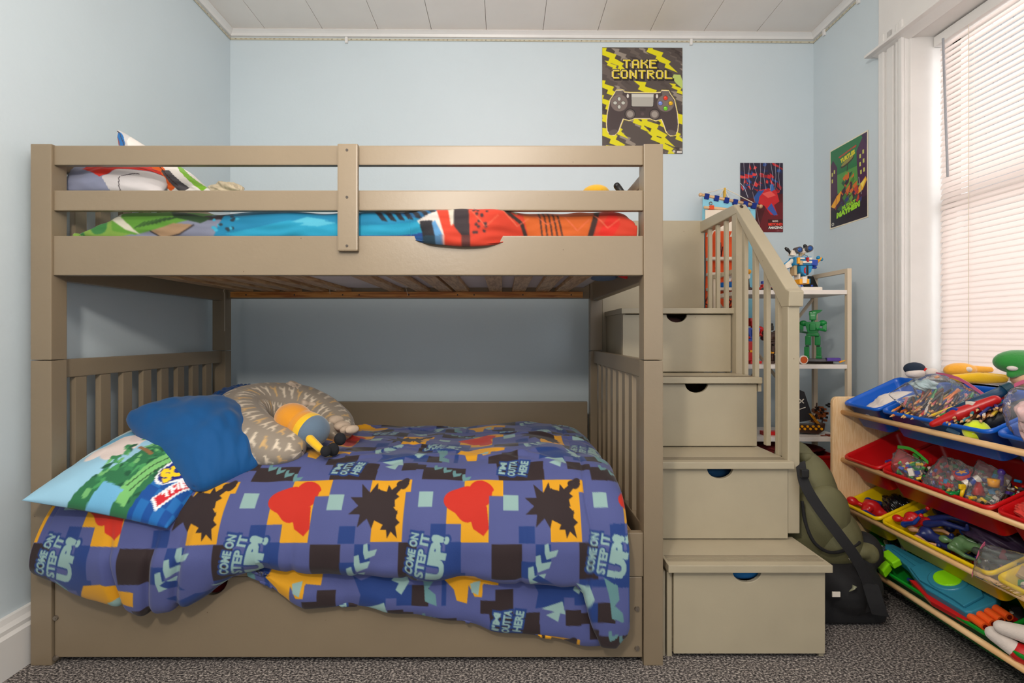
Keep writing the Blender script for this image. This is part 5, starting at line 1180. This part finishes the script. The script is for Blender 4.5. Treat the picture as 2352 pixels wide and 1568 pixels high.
b = B(); b.tube([W(1963, 1345, 1.772), W(1960, 1352, 1.770), W(1950, 1358, 1.772)], [.009, .006, .0015], seg=8, flat=.5); b.done('rubber_tab', bm_('tab_olive', (130, 130, 106)), bp_, True)
b = B(); b.cyl(W(1840, 1050, 1.97), W(1868, 1052, 2.0), .018, .02, seg=16); b.done('rolled_top', M_ol, bp_, True)

# ------------------------------------------------------------------ contents of the toy rack
M_film = plastic_film('bag_film'); M_pink = bm_('zip_pink', (196, 96, 130), .3); M_zg = bm_('zip_green', (70, 170, 60), .3)
def bag(corners, th, zipm, zedge, label, seed, wr=.012):
    """corners in order; zedge = index of the edge that carries the zip"""
    o = pillow('zip_bag', corners, th, (230, 230, 235), M_film, label, 'plastic bag', n=60, pinch=.1, seed=seed, wr=wr, nf=4, sink=.3)
    o.name = 'zip_bag'
    if zipm is not None:
        a, c = Vector(corners[zedge]), Vector(corners[(zedge+1) % 4]); mid = a.lerp(c, .5)+Vector((0, 0, .018))
        b = B(); b.ribbon(catmull([a, a.lerp(c, .25)+Vector((0, 0, .012)), mid, a.lerp(c, .75)+Vector((0, 0, .012)), c], 20), (0.2, .2, .9), .012, .002); b.done('zip_seal', zipm, o)
    return o
pc = {'red': (196, 40, 36), 'green': (40, 130, 60), 'yellow': (230, 190, 40), 'dark blue': (36, 50, 120), 'orange': (226, 120, 50), 'brown': (96, 60, 40), 'white': (222, 214, 204), 'black': (36, 32, 34), 'teal': (40, 130, 140), 'pink': (214, 110, 120)}
M_wdp = bm_('pencil_wood', (206, 160, 110), .7)
rs = np.random.RandomState(21); names = list(pc)
for i in range(150):
    nm = names[i % 10] if i % 3 else ('brown' if i % 2 else 'black')
    y = 1.955-.32*rs.rand(); a = .035+.15*rs.rand(); h = -.012+.045*rs.rand()*(1-abs(a-.11)/.14)
    c = inbin(0, y-.02, a, h); ang = rs.normal(.15, .28)
    d = (Vector((math.sin(ang)*.75, math.cos(ang)*.35, 0))+d_*.55+Vector((0, 0, rs.normal(0, .12)))).normalized()
    d = (d_*math.cos(ang)+Vector((0, 1, 0))*(math.sin(ang)+.35)+n_*rs.normal(0, .08)).normalized(); L_ = .062+.03*rs.rand()
    if not (1.60 < c.y < 1.95): continue
    t = thing('colouring_pencil', '%s colouring pencil in the big clear zip bag on the top blue bins' % nm, 'pencil', c, '%s pencils in the zip bag' % nm)
    p0 = c-d*L_/2; p1 = c+d*L_/2
    b = B(); b.cyl(p0, p1, .0046, seg=6); b.done('barrel', bm_('pencil_'+nm.replace(' ', '_'), pc[nm], .4), t)
    b = B(); b.cyl(p0, p0-d*.012, .0046, .0008, seg=6); b.done('sharpened_tip', M_wdp, t)
bag([W(2034, 905, 1.96), W(2132, 985, 1.76), W(2262, 908, 1.70), W(2150, 858, 1.93)], .10, M_pink, 2, 'large clear zip bag with pink seal full of colouring pencils in the blue bins', 3, .016)
crumple('white_cloth', inbin(0, 2.09, .13, -.055), (.11, .075, .04), mat('white_cloth', (226, 216, 208), .9, .03, .3, 60), 'white cloth filling the small far blue bin', 'cloth', 6, .18, .4)
crumple('foil_wrapper', W(2120, 885, 1.90), (.04, .03, .02), mat('pale_blue_foil', (176, 200, 204), .25, .1), 'pale blue crumpled wrapper on top of the pencil bag', 'wrapper', 8, .4)
# toy blaster: long dark blue barrel on red body
bz = thing('toy_blaster', 'red toy blaster with a long dark blue barrel slanting out of the large blue bin', 'toy blaster', W(2200, 950, 1.72))
a, c = W(2186, 948, 1.70), W(2314, 893, 1.64)
b = B(); b.cap(a, c, .0165, .0165, 16); b.done('barrel', bm_('blaster_navy', (22, 60, 90), .3), bz, True)
d = (c-a).normalized(); b = B(); b.cyl(c-d*.01, c+d*.014, .0195, .018, seg=18); b.done('muzzle', bm_('blaster_teal_dark', (14, 60, 76), .3), bz)
a2, c2 = W(2142, 974, 1.715), W(2286, 918, 1.62)
b = B(); b.cap(a2, a2.lerp(c2, .45), .011, .022, 12).cap(a2.lerp(c2, .4), c2, .022, .016, 12); b.done('body', M_br, bz, remesh=.004)
for f in (.35, .6):
    p = a2.lerp(c2, f)+Vector((0, -.004, .022)); b = B(); b.box(p.x-.006, p.x+.012, p.y-.012, p.y+.012, p.z-.005, p.z+.006, .002); b.done('top_block', M_bbl if f < .5 else M_bw, bz)
b = B(); b.cap(W(2226, 955, 1.66), W(2285, 936, 1.64), .006, .005); b.done('grip', bm_('blaster_navy', (0, 0, 0)), bz)
b = B(); b.cap(inbin(0, 1.68, .05, -.045), inbin(0, 1.60, .22, -.03), .032, .036, 16); tag(b.done('umbrella', mat('nylon_black', (24, 26, 34), .5, .2, .5, 60), None, True), 'rolled black nylon umbrella lying behind the tennis ball', 'umbrella')
bc = W(2243, 990, 1.62)
tb = thing('tennis_ball', 'bright yellow tennis ball in the front corner of the large blue bin', 'ball', bc)
b = B(); b.ell(bc, .0355, seg=32); b.done('felt', mat('tennis_yellow', (214, 232, 30), .95, .05, .5, 300, sheen=.5), tb, True)
b = B(); b.tube([bc+Vector((.0352*math.cos(t), -.0352*math.sin(t)*.92, -.012-.008*math.sin(2*t)+.0))*(1.0) for t in np.linspace(.2, 2.6, 16)], .0012, seg=5); b.done('seam', M_bw, tb)
b = B(); c = W(2200, 985, 1.68); b.box(c.x-.02, c.x+.02, c.y-.02, c.y+.02, c.z-.02, c.z+.014, .003, rot=Euler((.3, .3, .4)).to_matrix()); tag(b.done('toy_block', bm_('slate', (60, 90, 116), .25)), 'slate grey toy block beside the tennis ball', 'toy')
crumple('folded_clothes', inbin(0, 1.40, .10, .03), (.10, .06, .10), mat('mixed_clothes', (206, 170, 168), .85, .3, .4, 60, vscale=25), 'pinkish clothes stuffed in a zip bag in the small near blue bin', 'clothes', 23, .2)
bag([inbin(0, 1.475, .02, -.02), inbin(0, 1.335, .02, -.02), W(2430, 885, 1.40), W(2330, 885, 1.50)], .12, M_pink, 2, 'clear zip bag with pink seal standing up in the small near blue bin', 31, .012)
# second tier
def bits(name, k, y0, y1, a0, a1, h0, h1, n, cols, label, size=.010, seed=1, cat='toy bricks'):
    r = np.random.RandomState(seed); bms = {}
    root = None
    for i, cname in enumerate(cols):
        b = B()
        for j in range(n//len(cols)):
            c = inbin(k, y0+(y1-y0)*r.rand(), a0+(a1-a0)*r.rand(), h0+(h1-h0)*r.rand()); s_ = size*(.5+r.rand())
            rot = Euler((r.rand()*3, r.rand()*3, r.rand()*3)).to_matrix()
            q = r.randint(3)
            if q == 0: b.box(c.x-s_, c.x+s_, c.y-s_*.6, c.y+s_*.6, c.z-s_*.4, c.z+s_*.4, .001, 1, rot)
            elif q == 1: b.cyl(c-rot@Vector((0, 0, s_*.8)), c+rot@Vector((0, 0, s_*.8)), s_*.45, seg=8)
            else: b.ell(c, (s_*.9, s_*.5, s_*.4), rot, 8)
        o = b.done(name if i == 0 else 'coloured_pieces', cname, root)
        if i == 0: tag(o, label, cat, kind='stuff'); root = o
    return root
bits('toy_bits', 1, 2.02, 2.10, .05, .20, -.09, -.055, 70, [M_blackp, M_brn, M_pur, M_by], 'jumble of tiny black and purple toy pieces in the small far red bin', .011, 5)
bits('toy_bits', 1, 1.86, 1.95, .03, .14, -.05, .012, 110, [M_bg, M_by, M_br, M_bw, M_bbl, M_zg], 'green, yellow and red bricks in the bag with the green seal', .0095, 6)
bag([W(2052, 1092, 1.96), W(2108, 1112, 1.84), W(2132, 1062, 1.86), W(2062, 1026, 2.0)], .07, M_zg, 2, 'clear zip bag with green seal at the far end of the large red bin', 41, .01)
bits('toy_bits', 1, 1.56, 1.88, .03, .19, -.075, -.01, 330, [M_bw, M_blackp, M_baz, M_brn, M_bt, M_br, M_by, M_bg, M_pur, M_ring], 'mixed jumble of small figures and bricks in clear bags in the large red bin', .0105, 7)
bag([W(2112, 1112, 1.80), W(2215, 1150, 1.66), W(2262, 1085, 1.66), W(2165, 1045, 1.85)], .075, None, 0, 'crinkled clear bag of small toys at the middle of the large red bin', 43, .014)
bag([W(2212, 1148, 1.64), W(2290, 1168, 1.56), W(2330, 1095, 1.58), W(2245, 1050, 1.70)], .06, None, 0, 'crinkled clear bag of small toys at the near end of the large red bin', 44, .014)
ba = thing('badge_yoyo', 'round red toy with a blue and white star top among the bagged toys', 'toy', W(2210, 1090, 1.70)); c = W(2212, 1090, 1.70)
b = B(); b.cyl(c-n_*.01, c+n_*.006, .026, .024, seg=28); b.done('case', M_br, ba, bevel=.003)
b = B(); b.cyl(c+n_*.006, c+n_*.009, .019, seg=28); f = b.done('disc', M_bbl, ba)
b = B(Matrix((( d_.x, 0, n_.x, c.x), (0, 1, 0, c.y), (d_.z, 0, n_.z, c.z), (0, 0, 0, 1)))); b.prism([((.015 if i % 2 == 0 else .006)*math.cos(i*PI/5), (.015 if i % 2 == 0 else .006)*math.sin(i*PI/5)) for i in range(10)], 'z', .009, .0115); b.done('star', M_bo, f)
cn = thing('striped_tube', 'white tube with a blue band lying below the round red toy', 'toy', W(2230, 1110, 1.67)); a, c = W(2214, 1112, 1.67), W(2250, 1098, 1.655)
b = B(); b.cyl(a, c, .012, seg=16); b.done('tube', M_bw, cn); b = B(); b.cyl(a.lerp(c, .33), a.lerp(c, .67), .0124, seg=16); b.done('band', M_bbl, cn)
def small(name, shape, m_, label, cat='toy'):
    b = B(); shape(b); return tag(b.done(name, m_, None, True), label, cat)
c1 = W(2208, 1140, 1.64); small('toy_figure', lambda b: (b.cap(c1, c1+Vector((.006, 0, .026)), .005, .006), b.box(c1.x-.006, c1.x+.012, c1.y-.005, c1.y+.005, c1.z+.024, c1.z+.04, .002)), M_by, 'tiny yellow toy piece at the front rim of the large red bin')
c2 = W(2190, 1133, 1.66); small('toy_dinosaur', lambda b: (b.ell(c2, (.018, .01, .007)), b.cap(c2+Vector((.012, 0, .002)), c2+Vector((.024, 0, .012)), .005, .003), b.cap(c2-Vector((.01, 0, 0)), c2-Vector((.026, 0, -.006)), .005, .002)), M_bg, 'tiny green lizard toy at the front rim of the large red bin')
c3 = W(2282, 1108, 1.60); small('toy_barrel', lambda b: b.cyl(c3-Vector((0, 0, .012)), c3+Vector((0, 0, .012)), .014, .016, 16), M_bo, 'small orange barrel toy near the right end of the large red bin')
c4 = W(2300, 1085, 1.60); small('toy_figure', lambda b: (b.ell(c4, (.01, .01, .012)), b.cap(c4-Vector((0, 0, .01)), c4-Vector((.004, 0, .034)), .007, .009)), M_pur, 'small purple toy figure near the right end of the large red bin')
c5 = W(2245, 1135, 1.63); small('toy_wedge', lambda b: b.prism([(c5.x-.015, c5.z), (c5.x+.02, c5.z-.004), (c5.x+.004, c5.z+.04)], 'y', c5.y-.008, c5.y+.008), M_br, 'small red wedge toy in the large red bin')
crumple('red_glove', inbin(1, 1.42, .10, -.03), (.10, .08, .035), mat('glove_red', (214, 60, 50), .85), 'red soft cloth in the small near red bin', 'cloth', 51, .25)
# plain action figures
def afig(label, p_head, d, up, H, mh, mt, ma, ml, bend=.0, fist=None):
    """d = direction head -> feet, up = facing direction"""
    d = Vector(d).normalized(); up = Vector(up).normalized(); s_ = d.cross(up).normalized(); h = Vector(p_head); u = H/1.75
    t = thing('action_figure', label, 'toy figure', h)
    def pt(l, w_, f): return h+d*l*u+s_*w_*u+up*f*u
    b = B(); b.ell(pt(0, 0, 0), (.095*u, .095*u, .115*u), d.to_track_quat('Z', 'Y').to_matrix()); b.cap(pt(.1, 0, 0), pt(.2, 0, 0), .05*u, .055*u, 10); b.done('head', mh, t, remesh=.0025)
    b = B(); b.cap(pt(.27, -.15, 0), pt(.27, .15, 0), .085*u, .085*u); b.ell(pt(.36, 0, .02), (.19*u, .12*u, .19*u), d.to_track_quat('Z', 'X').to_matrix()); b.cap(pt(.5, 0, 0), pt(.68, 0, 0), .12*u, .11*u); b.ell(pt(.34, -.08, .07), .08*u).ell(pt(.34, .08, .07), .08*u); b.done('torso', mt, t, remesh=.003)
    for sd in (-1, 1):
        e = pt(.55, sd*.27, .03+bend*.5); w_ = pt(.76-bend*.5, sd*(.22-bend*.2), .06+bend); b = B(); b.cap(pt(.27, sd*.2, 0), e, .068*u, .05*u); b.cap(e, w_, .05*u, .036*u); b.ell(pt(.27, sd*.21, 0), .08*u); b.done('arm', ma, t, remesh=.0025)
        b = B(); b.ell(w_+(w_-e).normalized()*.05*u, .05*u); b.done('hand', fist or mh, t, True)
        k = pt(1.12, sd*.13, .06+bend*.3); f = pt(1.55, sd*.14, 0); b = B(); b.cap(pt(.72, sd*.09, 0), k, .095*u, .07*u); b.cap(k, f, .068*u, .045*u); b.cap(f, f+up*.14*u+d*.03*u, .045*u, .035*u); b.done('leg', ml, t, remesh=.003)
    return t
M_fr = bm_('figure_red', (196, 26, 30), .28); M_fb = bm_('figure_blue', (18, 52, 130), .3); M_sk = bm_('figure_skin', (214, 160, 120), .4); M_fg = bm_('figure_green', (84, 118, 76), .3); M_fn = bm_('figure_navy', (30, 42, 100), .35)
afig('large red and blue action figure leaning out of the small far yellow bin', W(1958, 1150, 2.17), (.62, -.45, -.25), (-.3, -.3, .9), .34, M_fr, M_fr, M_fb, M_fb)
afig('smaller red action figure with blue arms lying along the large yellow bin', W(2061, 1190, 1.935), (.30, -.85, .20), (-.4, -.1, .9), .27, M_fr, M_fr, M_fb, M_fn, .18, M_fr)
afig('fair haired action figure in dark blue at the front of the large yellow bin', W(2096, 1213, 1.88), (.18, -.9, -.04), (-.5, -.1, .85), .26, M_sk, M_fn, M_sk, M_fn, .0, M_fn)
afig('muscular plain green toy figure lying face down in the large yellow bin', inbin(2, 1.74, .055, .0), (.25, -.9, .08), (.4, 0, -.9), .25, M_fg, M_fg, M_fg, bm_('figure_green_dark', (60, 70, 60)), .12)
crumple('purple_cloth', inbin(2, 1.66, .17, -.015), (.075, .085, .04), bm_('dark_purple', (52, 38, 62), .5), 'dark purple soft toy part at the back of the large yellow bin', 'toy', 61, .2)
small('toy_boots', lambda b: (b.cap(inbin(2, 1.84, .17, -.02), inbin(2, 1.70, .20, -.01), .022, .018), b.cap(inbin(2, 1.90, .18, -.01), inbin(2, 1.82, .14, -.03), .018, .016)), M_fn, 'navy blue toy legs sticking out at the back of the large yellow bin')
crumple('black_mask', inbin(2, 2.09, .16, -.05), (.05, .06, .04), bm_('gloss_black', (22, 22, 24), .15), 'glossy black moulded toy in the small far yellow bin', 'toy', 63, .3)
bits('toy_bits', 2, 1.56, 1.9, .05, .22, -.1, -.06, 90, [M_fb, M_br, M_brn, M_blackp], 'small dark toy parts at the bottom of the large yellow bin', .014, 9)
bits('toy_bits', 2, 1.34, 1.50, .03, .19, -.08, -.005, 90, [M_ring, M_bw, M_by, M_bt, M_bg], 'grey and yellow toy pieces bagged in the small near yellow bin', .014, 10)
bag([W(2232, 1322, 1.56), W(2345, 1375, 1.42), W(2440, 1290, 1.40), W(2262, 1248, 1.58)], .08, M_pink, 3, 'clear zip bag with pink seal spilling from the small near yellow bin', 47, .012)
# bottom tier: teal blaster
def LM(o, s_, a_, n2):
    return Matrix(((s_.x, a_.x, n2.x, o.x), (s_.y, a_.y, n2.y, o.y), (s_.z, a_.z, n2.z, o.z), (0, 0, 0, 1)))
M_teal = bm_('blaster_teal', (44, 124, 150), .35); M_lime = bm_('blaster_lime', (140, 220, 20), .35); M_dorg = bm_('dart_orange', (240, 92, 30), .4)
ob = W(2040, 1265, 2.02); e_ = W(2262, 1418, 1.60)
sa = (e_-ob).normalized(); aa = (d_-sa*d_.dot(sa)).normalized(); na_ = sa.cross(aa).normalized()
if na_.z < 0: na_ = -na_
LB = (e_-ob).length; Mx = LM(ob, sa, aa, na_)
tz = thing('dart_blaster', 'big teal foam dart blaster with a lime disc lying in the large green bin', 'toy blaster', ob)
b = B(Mx); b.prism([(0, .0), (.02, -.018), (.14, -.026), (.20, -.045), (.27, -.06), (.36, -.05), (LB-.01, -.045), (LB, -.03), (LB, .05), (LB-.03, .085), (.30, .095), (.22, .07), (.14, .035), (.02, .02)], 'z', 0, .034); b.done('shell', M_teal, tz, bevel=.005)
b = B(Mx); b.prism([(.17, -.03), (.24, -.05), (.36, -.035), (LB-.02, -.035), (LB-.03, .04), (.34, .075), (.24, .075), (.18, .04)], 'z', .034, .044); b.cyl((.285, .015, .043), (.285, .015, .05), .058, .054, seg=36); b.prism([(.04, -.004), (.17, -.008), (.17, .012), (.04, .006)], 'z', .034, .039); b.done('raised_shell', M_teal, tz, bevel=.003)
b = B(Mx); b.cyl((.285, .015, .049), (.285, .015, .054), .040, .038, seg=36); b.done('lime_disc', M_lime, tz, bevel=.001)
b = B(Mx); b.prism([(.05, -.02), (.12, -.026), (.125, -.062), (.05, -.058)], 'z', .02, .046); b.prism([(.075, -.055), (.10, -.058), (.125, -.105), (.09, -.105)], 'z', .0, .03); b.done('priming_grip', M_lime, tz, bevel=.004)
b = B(Mx)
b.prism([(.18, -.055), (.30, -.075), (LB, -.055), (LB, -.03), (.2, -.04)], 'z', -.01, .01); b.done('under_body', M_br, tz, bevel=.002)
for i in range(4):
    y_ = -.036+i*.026; b = B(Mx); n0 = 18
    b.cyl((LB-.005, y_, .016), (LB+.045, y_, .016), .0125, seg=n0); f = b.done('barrel', M_dorg, tz); b = B(Mx); b.cyl((LB+.0448, y_, .016), (LB+.0456, y_, .016), .0075, seg=14); b.done('bore', bm_('bore_red', (120, 20, 12)), f)
bits('toy_bits', 3, 1.6, 1.93, .03, .2, -.1, -.05, 70, [M_br, M_ring, M_fb, M_bw], 'small red and grey toy parts under the teal blaster', .014, 12)
bits('toy_bits', 3, 2.02, 2.16, .04, .2, -.06, .01, 50, [M_bbl, M_brn, M_bw, M_ring], 'blue and brown toy pieces in the small far green bin', .014, 13)
bag([W(2002, 1300, 2.06), W(2040, 1310, 2.0), W(2062, 1262, 2.06), W(2010, 1258, 2.12)], .06, None, 0, 'clear crumpled bag sticking out of the small far green bin', 49)
M_wf = mat('plush_white', (222, 210, 202), .95, .04, .5, 220, sheen=.4)
wp = thing('stuffed_animal', 'white stuffed toy with long limbs in the small near green bin', 'plush toy', inbin(3, 1.45, .05, .0))
b = B(); b.cap(W(2282, 1455, 1.53), W(2330, 1490, 1.47), .022, .024); b.done('limb', M_wf, wp, remesh=.005)
b = B(); b.cap(W(2300, 1440, 1.50), W(2400, 1470, 1.42), .02, .03); b.done('limb', M_wf, wp, remesh=.005)
b = B(); b.cap(W(2345, 1500, 1.46), W(2400, 1520, 1.42), .03, .03); b.done('shirt', M_fr, wp, remesh=.006)
b = B(); b.ribbon(catmull([W(2300, 1265, 1.60), W(2310, 1310, 1.56), W(2340, 1355, 1.51), W(2380, 1375, 1.46)], 20), (.6, .3, .5), .05, .01); tag(b.done('striped_scarf', bm_('maroon_fabric', (110, 20, 28), .8)), 'maroon ribbon of cloth hanging behind the small near green bin', 'cloth')

# ------------------------------------------------------------------ soft toys on the window sill
def soft(name, label, parts_, cat='plush toy'):
    c = Vector(parts_[0][2][0][1]); t = thing(name, label, cat, (c.x, c.y, WZ0))
    for pn, m_, prim in parts_:
        b = B()
        for q in prim:
            if q[0] == 'e': b.ell(q[1], q[2])
            else: b.cap(q[1], q[2], q[3], q[4])
        b.done(pn, m_, t, remesh=.0045)
    return t
M_nv = mat('plush_navy', (30, 44, 62), .95, .05, .5, 220); M_rd = mat('plush_red', (200, 36, 30), .95, .05, .5, 220); M_or = mat('plush_peach', (236, 160, 90), .95, .05, .5, 220); M_gr = mat('plush_green', (44, 136, 52), .95, .08, .5, 160, sheen=.4); M_tn = mat('plush_tan', (216, 170, 136), .95, .04, .5, 220)
c = W(2103, 852, 2.14)
soft('plush_toy', 'small round plush with navy top, white belly and red patch behind the blue bin', [('cap', M_nv, [('e', c+Vector((0, .006, .010)), (.044, .03, .028))]), ('belly', M_wf, [('e', c+Vector((0, -.002, -.010)), (.042, .031, .022))]), ('patch', M_rd, [('e', c+Vector((.028, -.006, -.004)), (.014, .028, .022))])])
c = W(2140, 856, 2.08)
soft('plush_toy', 'tiny white and peach plush lying right of the navy topped plush', [('head', M_wf, [('e', c, (.024, .022, .02))]), ('foot', M_or, [('c', c+Vector((.01, -.01, -.014)), c+Vector((.028, -.01, -.01)), .01, .008)])])
c = W(2205, 850, 1.98)
soft('plush_toy', 'orange plush curled on the sill behind the large blue bin', [('body', mat('plush_amber', (240, 170, 50), .95, .05, .5, 220, sheen=.4), [('e', c, (.062, .035, .030)), ('c', c+Vector((.05, 0, .0)), c+Vector((.10, -.02, .004)), .020, .012)]), ('patch', M_wf, [('e', c+Vector((.006, -.022, .004)), (.02, .016, .014))])])
c = W(2250, 868, 1.86)
soft('plush_toy', 'pale yellow plush banana shape lying below the orange plush', [('body', M_ply, [('c', c+Vector((-.07, .03, -.004)), c, .016, .022), ('c', c, c+Vector((.06, -.03, -.002)), .022, .014)]), ('tail', M_ply, [('c', c+Vector((.02, 0, .014)), c+Vector((.075, -.02, .004)), .008, .012)])])
c = W(2332, 836, 1.74)
soft('plush_toy', 'large green capped plush resting on the rear rim of the blue bins', [('cap', M_gr, [('e', c+Vector((.01, 0, .008)), (.078, .05, .042)), ('c', c+Vector((-.035, -.02, -.035)), c+Vector((.03, -.02, -.012)), .013, .02)]), ('patch', M_wf, [('e', c+Vector((-.038, -.028, -.012)), (.020, .012, .010))]), ('face', M_tn, [('e', c+Vector((.02, -.012, -.05)), (.042, .035, .025)), ('e', c+Vector((.06, -.012, -.03)), (.03, .035, .035))])])
